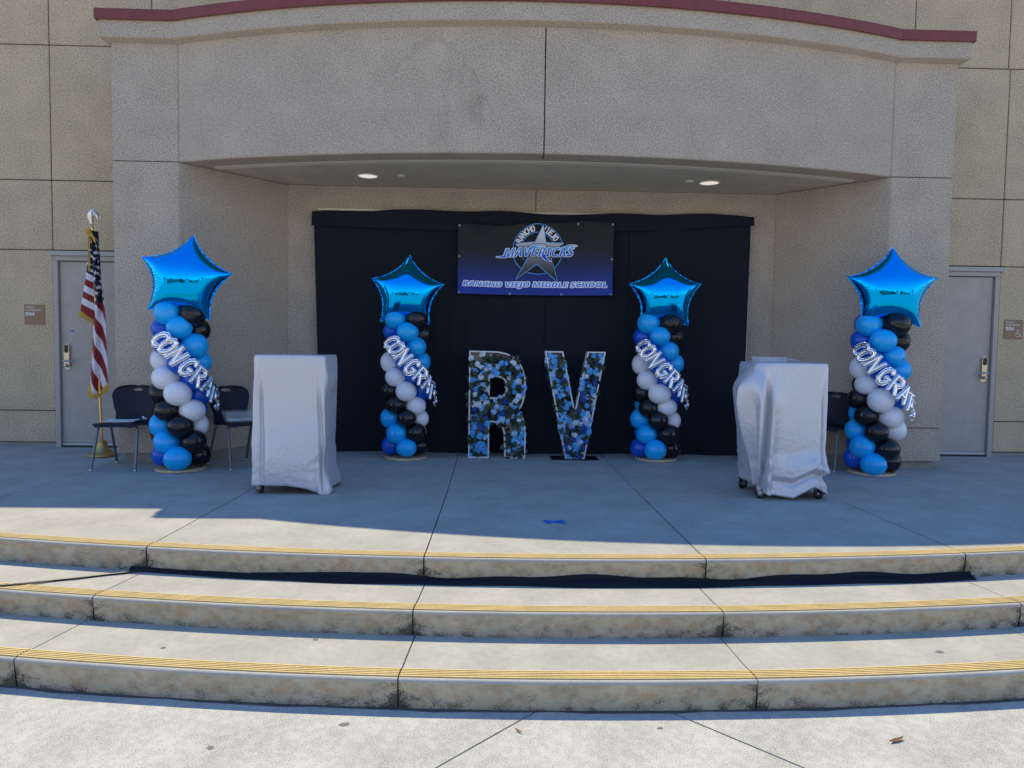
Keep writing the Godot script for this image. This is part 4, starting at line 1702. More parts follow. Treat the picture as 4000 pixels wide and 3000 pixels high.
func cover_sheet(b: MB, sd: int, half: Vector2, top: float, shape: Callable) -> void:
	# a cloth thrown over a box: from the middle of the top out to its rim and down the sides to the hem; shape(s, d, p) bends a point, s the place round the rim in radians, d how far down
	var n := 200
	var secs := []
	var fn := FastNoiseLite.new()
	fn.seed = sd
	fn.frequency = 1.0
	fn.fractal_octaves = 3
	var levels := []
	for k in 7:
		levels.append([-1.0 + k / 6.0, 0.0])
	for k in 5:
		levels.append([0.0, (k + 1) / 5.0 * 0.03])
	for k in 64:
		levels.append([0.0, 0.03 + 0.97 * (k + 1) / 64.0])
	for lv in levels:
		var row := []
		for i in n:
			var a := TAU * i / n
			var e := 0.20
			var px := signf(cos(a)) * pow(absf(cos(a)), e) * half.x
			var pz := signf(sin(a)) * pow(absf(sin(a)), e) * half.y
			if lv[0] < 0.0:
				var q: float = 1.0 + lv[0]
				row.append(Vector3(px * q * 0.97, top + 0.004 * fn.get_noise_2d(px * q * 6.0, pz * q * 6.0), pz * q * 0.97))
				continue
			var d: float = lv[1]
			var round_ := clampf(d / 0.03, 0.0, 1.0)
			var p := Vector3(px * lerpf(0.97, 1.0, sin(round_ * PI / 2)), top - (1.0 - cos(round_ * PI / 2)) * 0.025, pz * lerpf(0.97, 1.0, sin(round_ * PI / 2)))
			row.append(shape.call(a, d, p, fn))
		secs.append(row)
	# two skins, so that the cloth has a thickness
	var inner := []
	for j in secs.size():
		var row := []
		for i in n:
			var p: Vector3 = secs[j][i]
			var du: Vector3 = secs[j][(i + 1) % n] - secs[j][(i + n - 1) % n]
			var dv: Vector3 = secs[mini(j + 1, secs.size() - 1)][i] - secs[maxi(j - 1, 0)][i]
			var nn := du.cross(dv)
			nn = nn.normalized() if nn.length() > 1e-10 else Vector3.UP
			if nn.dot(Vector3(p.x, 0, p.z)) < 0.0 and absf(nn.y) < 0.9:
				nn = -nn
			if absf(nn.y) >= 0.9:
				nn = Vector3.UP
			row.append(p - nn * 0.0015)
		inner.append(row)
	var all := secs.duplicate()
	for j in inner.size():
		all.append(inner[inner.size() - 1 - j])
	loft(b, all, true, false, 1)


func build_carts() -> void:
	for k in 2:
		var at := Vector3(-2.130, 0, 2.235) if k == 0 else Vector3(2.055, 0, 2.290)
		var t := thing("covered_cart", "cart under a smooth silver cloth cover, left of the stage" if k == 0 else "cart under a crumpled silver cloth cover, right side, bunched at its foot", "cart", at)
		var half := Vector2(0.305, 0.255) if k == 0 else Vector2(0.31, 0.255)
		# folds: place round the rim at the top and at the hem (metres, 0 in the middle of the front), width, depth, where it starts
		var folds := [[-0.245, -0.205, 0.018, -0.034, 0.05], [-0.285, -0.275, 0.022, 0.022, 0.05], [0.225, 0.300, 0.020, -0.036, 0.10], [0.270, 0.350, 0.030, 0.022, 0.08], [0.40, 0.42, 0.03, -0.030, 0.10], [0.47, 0.50, 0.03, 0.030, 0.15], [0.55, 0.60, 0.03, -0.026, 0.15], [-0.36, -0.37, 0.03, -0.030, 0.06], [-0.44, -0.46, 0.04, 0.030, 0.10], [-0.05, -0.19, 0.026, 0.013, 0.52], [0.06, -0.12, 0.020, -0.013, 0.48], [0.20, 0.08, 0.024, 0.013, 0.58], [0.14, 0.23, 0.022, -0.014, 0.6]]
		if k == 1:
			folds = [[-0.205, -0.262, 0.022, -0.075, 0.02], [-0.255, -0.300, 0.022, 0.034, 0.05], [-0.155, -0.215, 0.020, 0.040, 0.06], [-0.110, -0.165, 0.018, -0.040, 0.10], [-0.100, -0.120, 0.018, 0.018, 0.2], [-0.31, -0.34, 0.022, -0.060, 0.05], [-0.37, -0.39, 0.02, 0.034, 0.06], [-0.42, -0.43, 0.022, -0.055, 0.08], [-0.49, -0.49, 0.025, 0.035, 0.08], [0.255, 0.235, 0.012, -0.020, 0.05], [0.285, 0.270, 0.02, 0.014, 0.05], [0.02, 0.085, 0.016, -0.017, 0.42], [0.055, 0.12, 0.02, 0.014, 0.40], [0.12, 0.07, 0.02, 0.008, 0.55], [0.42, 0.42, 0.03, -0.025, 0.15], [0.50, 0.50, 0.03, 0.022, 0.15], [-0.02, -0.07, 0.016, -0.016, 0.55], [-0.06, -0.10, 0.02, 0.010, 0.60]]
		var shape := func(a: float, d: float, p: Vector3, fn: FastNoiseLite) -> Vector3:
			var out := Vector3(cos(a), 0, sin(a)).normalized()
			var on_side := absf(p.x) / half.x > absf(p.z) / half.y
			var flat := Vector3(signf(p.x), 0, 0) if on_side else Vector3(0, 0, signf(p.z))
			var n := (flat * 0.55 + out * 0.45).normalized()
			var rim_at := p.x
			if on_side:
				rim_at = signf(p.x) * (half.x + (half.y - p.z))
			elif p.z < 0.0:
				rim_at = signf(p.x) * (half.x * 2.0 + half.y * 2.0 - absf(p.x))
			var front := smoothstep(0.2, 0.9, sin(a))
			var right := smoothstep(0.2, 0.9, cos(a))
			var left := smoothstep(0.2, 0.9, -cos(a))
			var fall := smoothstep(0.03, 0.95, d)
			var q := p
			var fold := 0.0
			for f in folds:
				var c := lerpf(f[0], f[1], d)
				var w: float = f[2] * (0.8 + 0.5 * d)
				var off := (rim_at - c) / w
				if absf(off) < 3.5:
					fold += f[3] * exp(-off * off) * smoothstep(f[4], f[4] + 0.28, d)
			fold += 0.010 * fn.get_noise_3d(p.x * 3.0, d * 2.6, p.z * 3.0) * (0.3 + fall)
			fold += 0.013 * (0.5 - absf(fn.get_noise_3d(p.x * 2.6 + d * 1.2, d * 2.2 + 7.0, p.z * 2.6))) * smoothstep(0.25, 0.8, d)
			fold += 0.006 * fn.get_noise_3d(p.x * 9.0 + 4.0 * d, d * 7.0, p.z * 9.0) * (0.15 + smoothstep(0.45, 1.0, d))
			if k == 0:
				var hem := 0.072 - 0.058 * smoothstep(0.06, 0.28, p.x) * front + 0.028 * left * (1.0 - front) - 0.045 * right + 0.006 * fn.get_noise_3d(p.x * 6.0, 3.0, p.z * 6.0)
				q.y = p.y - d * (p.y - hem)
				fold += 0.050 * exp(-pow((d - 0.17) / 0.09, 2.0)) * exp(-pow((rim_at - 0.50) / 0.12, 2.0))      # a handle under the cloth
				fold += 0.050 * exp(-pow((rim_at + 0.72) / 0.16, 2.0)) * fall * fall                              # the left rear corner flares out
				fold += 0.028 * smoothstep(0.82, 1.0, d) * right - 0.020 * fall * right * (1.0 - smoothstep(0.8, 1.0, d))
				q += n * fold
				q.z += 0.05 * fall * fall * front
			else:
				var hem := 0.055 + 0.030 * front * (0.3 - 1.6 * exp(-pow((p.x + 0.02) / 0.17, 2.0))) + 0.060 * exp(-pow((p.x - 0.17) / 0.07, 2.0)) * front + 0.05 * left * (1.0 - front) - 0.02 * right + 0.008 * fn.get_noise_3d(p.x * 6.0, 3.0, p.z * 6.0)
				q.y = p.y - d * (p.y - hem)
				fold += 0.160 * smoothstep(-0.05, 0.20, d) * (1.0 - smoothstep(0.18, 0.95, d)) * exp(-pow((rim_at + 0.46) / 0.20, 2.0))      # the cloth stands off at the left shoulder
				fold -= 0.030 * left * smoothstep(0.6, 1.0, d)
				# a slack roll of cloth gathered near the foot, tightened below it
				var dr := d + 0.07 * p.x + 0.045 * fn.get_noise_3d(p.x * 4.0, 5.0, p.z * 2.0)
				var part := smoothstep(-0.20, -0.08, p.x) * front + 0.6 * right
				fold += (0.038 + 0.022 * fn.get_noise_3d(p.x * 7.0, d * 5.0, 2.0)) * smoothstep(0.66, 0.82, dr) * (1.0 - smoothstep(0.85, 0.88, dr)) * part
				fold -= 0.022 * exp(-pow((dr - 0.90) / 0.022, 2.0)) * part
				fold += 0.026 * smoothstep(0.90, 1.0, dr) * (0.6 + 0.8 * fn.get_noise_3d(p.x * 5.0, 9.0, p.z * 5.0)) * (1.0 - left)
				fold += 0.018 * fn.get_noise_3d(p.x * 14.0, d * 13.0, p.z * 14.0) * smoothstep(0.66, 0.92, d)
				q += n * fold
				q.z += 0.04 * fall * front
				q.x -= 0.040 * fall * right * (1.0 - smoothstep(0.8, 1.0, d))
			return q
		var b := MB.new()
		cover_sheet(b, 71 + k, half, 1.148 if k == 0 else 1.140, shape)
		obj("cover", b, M.cover, t)
		b = MB.new()
		box(b, Vector3(-0.26, 0.105, -0.21), Vector3(0.26, 0.135, 0.21), 0.006)
		box(b, Vector3(-0.27, 1.09, -0.22), Vector3(0.27, 1.125, 0.22), 0.006)
		for sx in [-1.0, 1.0]:
			for sz in [-1.0, 1.0]:
				box(b, Vector3(sx * 0.245 - 0.015, 0.13, sz * 0.195 - 0.015), Vector3(sx * 0.245 + 0.015, 1.095, sz * 0.195 + 0.015), 0.003)
		obj("cart_frame", b, M.black_plastic, t)
		for sx in [-1.0, 1.0]:
			for sz in [-1.0, 1.0]:
				caster(t, Vector3(sx * 0.245, 0, sz * 0.22 + 0.015), 0.042 if k == 0 else 0.044, [0.9, 0.35, 2.0, -0.5][int(sx > 0.0) + 2 * int(sz < 0.0)])


# ---------------------------------------------------------------- big letters filled with flowers
func inset(poly: PackedVector2Array, d: float) -> PackedVector2Array:      # moves every side of a counter-clockwise outline inwards by d
	var o := PackedVector2Array()
	var n := poly.size()
	for i in n:
		var a := (poly[i] - poly[(i + n - 1) % n]).normalized()
		var c := (poly[(i + 1) % n] - poly[i]).normalized()
		var na := Vector2(-a.y, a.x)
		var nc := Vector2(-c.y, c.x)
		var m := (na + nc).normalized()
		o.append(poly[i] + m * d / maxf(0.4, m.dot(na)))
	return o


func rim(poly: PackedVector2Array, d: float, depth: float) -> MB:
	var q := inset(poly, d)
	var secs := []
	for i in poly.size():
		var a := poly[i]
		var c := q[i]
		secs.append([Vector3(a.x, a.y, 0), Vector3(a.x, a.y, depth), Vector3(c.x, c.y, depth), Vector3(c.x, c.y, 0)])
	var b := MB.new()
	loft(b, secs, true, false, 0, true)
	return b


func bez(a: Vector2, c: Vector2, b: Vector2, n: int) -> Array:
	var o := []
	for k in n:
		var t := (k + 1.0) / n
		o.append(a.lerp(c, t).lerp(c.lerp(b, t), t))
	return o


func cluster_mesh(sd: int) -> ArrayMesh:
	var r := RandomNumberGenerator.new()
	r.seed = sd
	var b := MB.new()
	for k in 7:
		var a := TAU * k / 6.0 + r.randf_range(-0.3, 0.3)
		var far := 0.0 if k == 6 else r.randf_range(0.016, 0.027)
		var c := Vector3(cos(a) * far, sin(a) * far, 0.012 - far * 0.3 + r.randf_range(-0.003, 0.004))
		var n := (Vector3(cos(a) * far * 26.0, sin(a) * far * 26.0, 1.0) + Vector3(r.randf_range(-0.3, 0.3), r.randf_range(-0.3, 0.3), 0)).normalized()
		var x := Vector3.UP.cross(n).normalized()
		var y := n.cross(x)
		var turn := r.randf_range(0, TAU)
		for p in 4:
			var pa := turn + TAU * p / 4.0
			var d := x * cos(pa) + y * sin(pa)
			var w := -x * sin(pa) + y * cos(pa)
			var L := r.randf_range(0.015, 0.0185)
			var s0 := b.p.size()
			var ring := [c, c + d * L * 0.45 + w * L * 0.40 + n * 0.0012, c + d * L * 0.85 + w * L * 0.42 + n * 0.003, c + d * L * 1.02 + n * 0.0015, c + d * L * 0.85 - w * L * 0.42 + n * 0.003, c + d * L * 0.45 - w * L * 0.40 + n * 0.0012]
			var mid := c + d * L * 0.55 + n * 0.0005
			for q in 6:
				b.tri(mid, ring[q], ring[(q + 1) % 6], 0)
			var light := r.randf_range(0.74, 1.0)
			while b.tint.size() < b.p.size():
				b.tint.append(Color(light * r.randf_range(0.88, 1.0), light, minf(1.0, light * 1.05)))
			if (b.p[s0 + 1] - b.p[s0]).cross(b.p[s0 + 2] - b.p[s0]).dot(n) < 0.0:
				for q in range(s0, b.p.size(), 3):
					var sw := b.p[q + 1]
					b.p[q + 1] = b.p[q + 2]
					b.p[q + 2] = sw
	return b.mesh()


func leaf_mesh(sd: int) -> ArrayMesh:
	var r := RandomNumberGenerator.new()
	r.seed = sd
	var b := MB.new()
	var L := r.randf_range(0.055, 0.072)
	var curl := r.randf_range(-0.010, 0.012)
	for s in [1.0, -1.0]:
		for k in 6:
			var t0 := k / 6.0
			var t1 := (k + 1) / 6.0
			var mids := []
			var outs := []
			for t in [t0, t1]:
				var w: float = 0.62 * L * sqrt(sin(PI * pow(t, 0.72))) * 0.55
				mids.append(Vector3(0, L * t, curl * sin(t * 3.0)))
				outs.append(Vector3(s * w, L * t - 0.1 * w, curl * sin(t * 3.0) + 0.30 * w + 0.002 * sin(t * 14.0)))
			if s > 0.0:
				b.quad(mids[0], outs[0], outs[1], mids[1], 1)
			else:
				b.quad(mids[0], mids[1], outs[1], outs[0], 2)
	return b.mesh()


func marquee(called: String, label: String, at: Vector3, outer: PackedVector2Array, hole: PackedVector2Array, clusters: Array, leaves: Array, sd: int, tone: Callable, turn: float) -> void:
	var depth := 0.150
	var t := thing(called, label, "flower letter", at, turn)
	var b := MB.new()
	var full := outer
	if hole.size():                      # cut the counter free along a seam so that the back is one outline
		var best := [1e9, 0, 0]
		for i in outer.size():
			for j in hole.size():
				var d := outer[i].distance_to(hole[j])
				if d < best[0]:
					best = [d, i, j]
		full = PackedVector2Array()
		for i in outer.size() + 1:
			full.append(outer[(best[1] + i) % outer.size()])
		var rev := hole.duplicate()
		rev.reverse()
		var start: int = rev.find(hole[best[2]])
		for j in rev.size() + 1:
			full.append(rev[(start + j) % rev.size()] + Vector2(0.00002 * j, 0.00001))
	prism(b, full, 0.0, 0.006)
	obj("back_panel", b, M.beige_letter, t)
	obj("outer_rim", rim(outer, 0.014, depth), M.letter_rim, t)
	if hole.size():
		var rev := hole.duplicate()
		rev.reverse()                    # clockwise: its inner side is the letter
		obj("inner_rim", rim(rev, 0.014, depth), M.letter_rim, t)
	var r := RandomNumberGenerator.new()
	r.seed = sd
	var lo := Vector2(1e9, 1e9)
	var hi := -lo
	for v in outer:
		lo = Vector2(minf(lo.x, v.x), minf(lo.y, v.y))
		hi = Vector2(maxf(hi.x, v.x), maxf(hi.y, v.y))
	var inside := func(v: Vector2) -> bool:
		return Geometry2D.is_point_in_polygon(v, outer) and not (hole.size() and Geometry2D.is_point_in_polygon(v, hole))
	var put := []
	var tries := 0
	while put.size() < 130 and tries < 9000:
		tries += 1
		var v := Vector2(r.randf_range(lo.x, hi.x), r.randf_range(lo.y, hi.y))
		if not inside.call(v) or not inside.call(v + Vector2(0.018, 0)) or not inside.call(v - Vector2(0.018, 0)) or v.y > hi.y - r.randf_range(0.03, 0.07):
			continue
		var ok := true
		for q in put:
			if v.distance_to(q) < 0.043:
				ok = false
				break
		if ok:
			put.append(v)
	for v in put:
		if r.randf() > 0.80:
			continue
		var o := MeshInstance3D.new()
		o.name = "flower_cluster"
		o.mesh = clusters[r.randi() % clusters.size()]
		o.material_override = M.petal[tone.call(v, r.randf())]
		t.add_child(o, true)
		o.transform = Transform3D(Basis.from_euler(Vector3(r.randf_range(-0.45, 0.35), r.randf_range(-0.45, 0.45), r.randf_range(0, TAU))) * Basis.from_scale(Vector3.ONE * r.randf_range(0.8, 1.3)), Vector3(v.x, v.y, depth - 0.014 + r.randf_range(-0.012, 0.026)))
	tries = 0
	var n := 0
	while n < 285 and tries < 6000:
		tries += 1
		var v := Vector2(r.randf_range(lo.x, hi.x), r.randf_range(lo.y, hi.y))
		if not inside.call(v) or v.y > hi.y - 0.07:
			continue
		n += 1
		var o := MeshInstance3D.new()
		o.name = "leaf"
		o.mesh = leaves[r.randi() % leaves.size()]
		o.material_override = M.leaf[r.randi() % 3]
		t.add_child(o, true)
		var a := r.randf_range(0, TAU)
		var pos := Vector3(v.x, v.y, depth - 0.05 + r.randf_range(-0.045, 0.075))
		var bs := Basis(Vector3(0, 0, 1), a) * Basis(Vector3.RIGHT, r.randf_range(-0.2, 0.75)) * Basis(Vector3.UP, r.randf_range(-0.6, 0.6))
		o.transform = Transform3D(bs * Basis.from_scale(Vector3.ONE * r.randf_range(0.95, 1.4)), pos - bs.y * 0.03)


func build_letters() -> void:
	M.letter_rim = mat(Color(0.74, 0.74, 0.76), 0.45)
	M.beige_letter = mat(Color(0.48, 0.45, 0.41), 0.7)
	var clusters := []
	var leaves := []
	for k in 7:
		clusters.append(cluster_mesh(900 + k))
	for k in 5:
		leaves.append(leaf_mesh(950 + k))
	var outer := PackedVector2Array([Vector2(0, 0), Vector2(0.228, 0.0), Vector2(0.228, 0.40)])
	outer.append_array(PackedVector2Array([Vector2(0.265, 0.40)] + bez(Vector2(0.30, 0.395), Vector2(0.378, 0.375), Vector2(0.392, 0.26), 7) + [Vector2(0.400, 0.0), Vector2(0.632, 0.0), Vector2(0.630, 0.22)]))
	outer.append_array(PackedVector2Array(bez(Vector2(0.630, 0.22), Vector2(0.632, 0.47), Vector2(0.548, 0.530), 8)))
	outer.append_array(PackedVector2Array(bez(Vector2(0.548, 0.530), Vector2(0.620, 0.60), Vector2(0.624, 0.80), 8)))
	outer.append_array(PackedVector2Array(bez(Vector2(0.624, 0.80), Vector2(0.622, 1.165), Vector2(0.280, 1.180), 16)))
	outer.append_array(PackedVector2Array([Vector2(0.0, 1.182)]))
	var hole := PackedVector2Array([Vector2(0.228, 0.672), Vector2(0.285, 0.668)])
	hole.append_array(PackedVector2Array(bez(Vector2(0.285, 0.668), Vector2(0.412, 0.670), Vector2(0.412, 0.785), 9)))
	hole.append_array(PackedVector2Array(bez(Vector2(0.412, 0.785), Vector2(0.412, 0.898), Vector2(0.285, 0.900), 9)))
	hole.append(Vector2(0.228, 0.900))
	var tone_r := func(v: Vector2, q: float) -> String:
		if v.y > 1.06 and (v.x < 0.10 or v.x > 0.30):
			return "indigo" if q < 0.65 else "white"
		if v.y > 0.66 and v.x < 0.25:
			return "white" if q < 0.55 else ("pale" if q < 0.72 else "sky")
		if v.y > 0.66:
			return "white" if q < 0.25 else ("sky" if q < 0.85 else "pale")
		return "sky" if q < 0.52 else ("pale" if q < 0.76 else ("deep" if q < 0.89 else ("white" if q < 0.97 else "indigo")))
	marquee("flower_letter", "tall white letter R box filled with artificial blue flowers and leaves", Vector3(-0.711, 0.001, 0.355), outer, hole, clusters, leaves, 61, tone_r, 0.02)
	# V: relative to the middle of its foot
	var vo := PackedVector2Array([Vector2(0.362, 0), Vector2(0.575, 0), Vector2(0.785, 1.180), Vector2(0.588, 1.180), Vector2(0.463, 0.555), Vector2(0.453, 0.555), Vector2(0.318, 1.180), Vector2(0.118, 1.180)])
	for i in vo.size():
		vo[i].x -= 0.468
	var tone_v := func(v: Vector2, q: float) -> String:
		if v.x < 0.0 and v.y > 0.45:
			return "sky" if q < 0.6 else ("pale" if q < 0.88 else "deep")
		return "sky" if q < 0.50 else ("pale" if q < 0.72 else ("deep" if q < 0.90 else "white"))
	marquee("flower_letter", "tall white letter V box filled with artificial blue flowers and leaves", Vector3(0.468, 0.011, 0.392), vo, PackedVector2Array(), clusters, leaves, 62, tone_v, 0.0)
	var b := MB.new()
	box(b, Vector3(-0.26, 0.0, -0.13), Vector3(0.26, 0.010, 0.14), 0.003)
	var o := obj("base_plate", b, M.black_plastic, null, Vector3(0.468, 0.0005, 0.46))
	tag(o, "flat dark plate on the floor under the letter V", "plate")


# ---------------------------------------------------------------- flag
func flag_tex() -> ImageTexture:
	var w := 760
	var h := 416
	var im := Image.create(w, h, false, Image.FORMAT_RGB8)
	for k in 13:
		im.fill_rect(Rect2i(0, k * 32, w, 32), Color(0.52, 0.035, 0.085) if k % 2 == 0 else Color(0.86, 0.86, 0.90))
	im.fill_rect(Rect2i(0, 0, 304, 224), Color(0.030, 0.045, 0.13))
	var buf := blank(w * h)
	for r in 9:
		for k in (6 if r % 2 == 0 else 5):
			fill_poly(buf, w, h, star_poly(Vector2((25.3 if r % 2 == 0 else 50.6) + k * 50.6, 22.4 * (r + 1)), 15.0, 0.40))
	lay(im, buf, w, h, Color(0.90, 0.91, 0.95), Color(0.90, 0.91, 0.95))
	return ImageTexture.create_from_image(im)


func build_flag() -> void:
	var t := thing("flag", "United States flag with gold fringe hanging limp on a brass pole beside the left door", "flag", Vector3(-4.622, 0, 0.62))
	var foot := Vector3(0, 0.10, 0)
	var tip := Vector3(-0.070, 2.43, 0)
	var b := MB.new()
	lathe(b, [Vector2(0, 0.001), Vector2(0.140, 0.001), Vector2(0.147, 0.010), Vector2(0.145, 0.022), Vector2(0.128, 0.032), Vector2(0.105, 0.040), Vector2(0.080, 0.062), Vector2(0.060, 0.095), Vector2(0.048, 0.13), Vector2(0.043, 0.152), Vector2(0.046, 0.158), Vector2(0.040, 0.166), Vector2(0.0, 0.168)], 40)
	obj("base", b, M.gold_base, t)
	b = MB.new()
	tube(b, [foot, foot.lerp(tip, 0.5), tip], 0.0135, 14)
	tube(b, [foot.lerp(tip, 0.115), foot.lerp(tip, 0.135)], 0.0165, 14)
	lathe(b, [Vector2(0, 0), Vector2(0.016, 0.0), Vector2(0.020, 0.012), Vector2(0.013, 0.022), Vector2(0.017, 0.040), Vector2(0.0, 0.042)], 16, Transform3D(Basis.IDENTITY, tip - Vector3(0, 0.01, 0)))
	obj("pole", b, M.brass, t)
	# eagle: upright body, head turned down to the right, wing arched over and drooping
	b = MB.new()
	var e := tip + Vector3(0, 0.026, 0)
	tube(b, [e, e + Vector3(-0.004, 0.03, 0), e + Vector3(-0.010, 0.07, 0.004), e + Vector3(-0.008, 0.11, 0.008), e + Vector3(0.004, 0.137, 0.012), e + Vector3(0.018, 0.148, 0.014), e + Vector3(0.032, 0.145, 0.015), e + Vector3(0.043, 0.134, 0.015)], [0.012, 0.020, 0.032, 0.031, 0.022, 0.018, 0.013, 0.003], 12)
	var eagle := obj("eagle", b, M.eagle, t)
	for s in [0, 1]:
		b = MB.new()
		for k in 6:
			var a := k / 5.0
			var root := e + Vector3(0.006, 0.125 - a * 0.05, -0.004 + 0.026 * s)
			var top := e + Vector3(0.045 + 0.006 * k, 0.142 - 0.010 * k, -0.010 + 0.045 * s)
			var end := e + Vector3(0.098 - 0.012 * k, 0.030 + 0.004 * k * k, -0.018 + 0.06 * s)
			tube(b, [root, root.lerp(top, 0.6) + Vector3(0, 0.006, 0), top, top.lerp(end, 0.5) + Vector3(0.008, 0.006, 0), end], [0.010, 0.015, 0.017, 0.0145, 0.004], 8, true, 0.35)
		obj("wing", b, M.eagle, eagle)
	# cloth: three hanging folds; P(px, py) places a point of the drape in metres
	var P := func(px: float, py: float, z: float) -> Vector3:
		var y := 2.407 - (py - 260.0) * 0.002041
		return Vector3(-4.686 + (px - 480.0) * 0.00194 - 0.016 * (2.407 - y) + 4.622, y, z)
	var edge := func(pts: Array, v: float) -> float:
		for i in pts.size() - 1:
			if v <= pts[i + 1].y or i == pts.size() - 2:
				return lerpf(pts[i].x, pts[i + 1].x, clampf((v - pts[i].y) / (pts[i + 1].y - pts[i].y), 0.0, 1.0))
		return 0.0
	var m := mat(Color.WHITE, 0.62)
	m.albedo_texture = flag_tex()
	m.rim_enabled = true
	m.rim = 0.3
	m.backlight_enabled = true
	m.backlight = Color(0.12, 0.12, 0.12)
	var bl := [Vector2(470, 268), Vector2(480, 400), Vector2(490, 500), Vector2(497, 630), Vector2(489, 760), Vector2(482, 900), Vector2(473, 1010), Vector2(471, 1150)]
	var br := [Vector2(498, 268), Vector2(516, 400), Vector2(531, 500), Vector2(552, 630), Vector2(561, 760), Vector2(571, 900), Vector2(577, 1010), Vector2(579, 1150)]
	var low := func(u: float) -> float: return lerpf(1060.0, 1122.0, u / 0.22) if u < 0.22 else lerpf(1122.0, 1052.0, (u - 0.22) / 0.78)
	var fb := func(u: float, v: float) -> Vector3:
		var py := lerpf(268.0, low.call(u), v)
		var px := lerpf(edge.call(bl, py), edge.call(br, py), u)
		var open := lerpf(0.35, 1.0, smoothstep(0.0, 0.35, v))
		return P.call(px, py, 0.020 + open * (0.026 * sin(u * 7.6 - 0.7 + v * 0.8) + 0.008 * sin(u * 15.0 + v * 5.0)))
	var uv_b := func(q: Vector3) -> Vector2:
		var py := 260.0 + (2.407 - q.y) / 0.002041
		var px := 480.0 + (q.x - 4.622 + 4.686 + 0.016 * (2.407 - q.y)) / 0.00194
		px += 26.0 * pow(clampf((py - 640.0) / 500.0, 0.0, 1.0), 1.4) - 8.0
		return Vector2(clampf(0.4 + (px * 0.45 + py * 0.89 - 798.0) / 713.0, 0.02, 0.995), clampf(0.25 + (211.0 - px * 0.89 + py * 0.45) * 0.0025, 0.01, 0.99))
	var al := [Vector2(466, 262), Vector2(469, 400), Vector2(457, 510), Vector2(441, 600), Vector2(426, 690), Vector2(424, 760)]
	var ar := [Vector2(484, 262), Vector2(490, 400), Vector2(497, 510), Vector2(501, 600), Vector2(500, 690), Vector2(496, 760)]
	var fa := func(u: float, v: float) -> Vector3:
		var py := lerpf(262.0, lerpf(682.0, 738.0, u), v)
		var px := lerpf(edge.call(al, py), edge.call(ar, py), u)
		return P.call(px, py, 0.042 + 0.016 * sin(u * 4.0 + 0.4) * smoothstep(0.2, 0.6, v) - 0.030 * u * smoothstep(0.3, 0.6, v))
	var uv_a := func(q: Vector3) -> Vector2:
		var py := 260.0 + (2.407 - q.y) / 0.002041
		var px := 480.0 + (q.x - 4.622 + 4.686 + 0.016 * (2.407 - q.y)) / 0.00194
		return Vector2(0.12 + px * 0.00004 + (px * 0.85 + py * 0.52 - 560.0) * 0.0009, clampf(0.538 + (-px * 0.52 + py * 0.85 - 170.0) / 392.0, 0.02, 0.99))
	var fc := func(u: float, v: float) -> Vector3:
		var py := lerpf(268.0, 900.0, v)
		return P.call(lerpf(466.0 + 14.0 * v, 505.0 + 40.0 * v, u), py, -0.020 + 0.015 * sin(u * 6.0))
	var cloth := MB.new()
	sheet(cloth, 36, 80, fb, 0.0012, null, 1)
	for i in cloth.p.size():
		cloth.u[i] = uv_b.call(cloth.p[i])
	var n0 := cloth.p.size()
	sheet(cloth, 18, 44, fa, 0.0012, null, 3)
	for i in range(n0, cloth.p.size()):
		cloth.u[i] = uv_a.call(cloth.p[i])
	n0 = cloth.p.size()
	sheet(cloth, 10, 24, fc, 0.0012, null, 5)
	for i in range(n0, cloth.p.size()):
		cloth.u[i] = uv_b.call(cloth.p[i])
	obj("cloth", cloth, m, t)
	# fringe: a band of threads below each lower edge
	for s in 3:
		var f: Callable = fb if s < 2 else fa
		var N := 46 if s < 2 else 30
		b = MB.new()
		for k in N:
			var u := (k + 0.5) / N
			if s == 0:
				u *= 0.22
			if s == 1:
				u = 0.22 + 0.78 * u
			var p: Vector3 = f.call(u, 0.998)
			var along: Vector3 = (f.call(minf(u + 0.02, 1.0), 1.0) - f.call(maxf(u - 0.02, 0.0), 1.0)).normalized()
			var down := Vector3(along.y, -along.x, 0).normalized()
			if down.y > 0.0:
				down = -down
			down = (down * 0.75 + Vector3(0, -0.5, 0)).normalized()
			tube(b, [p - down * 0.008 + Vector3(0, 0, 0.002), p + down * 0.022 + Vector3(0, 0, 0.003), p + down * (0.046 + 0.003 * sin(k * 2.3))], [0.0026, 0.0032, 0.0022], 5)
		obj("fringe", b, M.fringe, t)
	b = MB.new()
	for k in 12:
		var a := k / 11.0
		var p: Vector3 = P.call(lerpf(462.0, 506.0, a), 262.0 + 34.0 * maxf(0.0, a - 0.35) * 2.0, 0.055)
		tube(b, [p, p + Vector3(0.004 * sin(k * 3.0), -0.03, 0.004), p + Vector3(0.006, -0.055, 0.0)], [0.006, 0.007, 0.003], 6)
	obj("fringe", b, M.fringe, t)
	# cord and tassels
	var cord: MeshInstance3D
	for s in [0.0, 7.0]:
		b = MB.new()
		tube(b, [P.call(474.0 + s, 262.0, 0.068), P.call(476.0 + s, 370.0, 0.070), P.call(476.5 + s * 0.8, 478.0, 0.066)], 0.0045, 6)
		cord = obj("cord", b, M.fringe, t)
	for s in [0.0, 9.0]:
		b = MB.new()
		tube(b, [P.call(478.0 + s, 740.0, 0.0), P.call(478.5 + s, 880.0, 0.006)], 0.0035, 6)
		cord = obj("cord", b, M.fringe, t)
	for s in [0.0, 10.0]:
		b = MB.new()
		tube(b, [P.call(478.5 + s, 874.0, 0.006), P.call(478.5 + s, 886.0, 0.006), P.call(478.5 + s, 895.0, 0.006), P.call(478.0 + s, 942.0, 0.006)], [0.006, 0.011, 0.009, 0.013], 10)
		obj("tassel", b, M.fringe, cord)


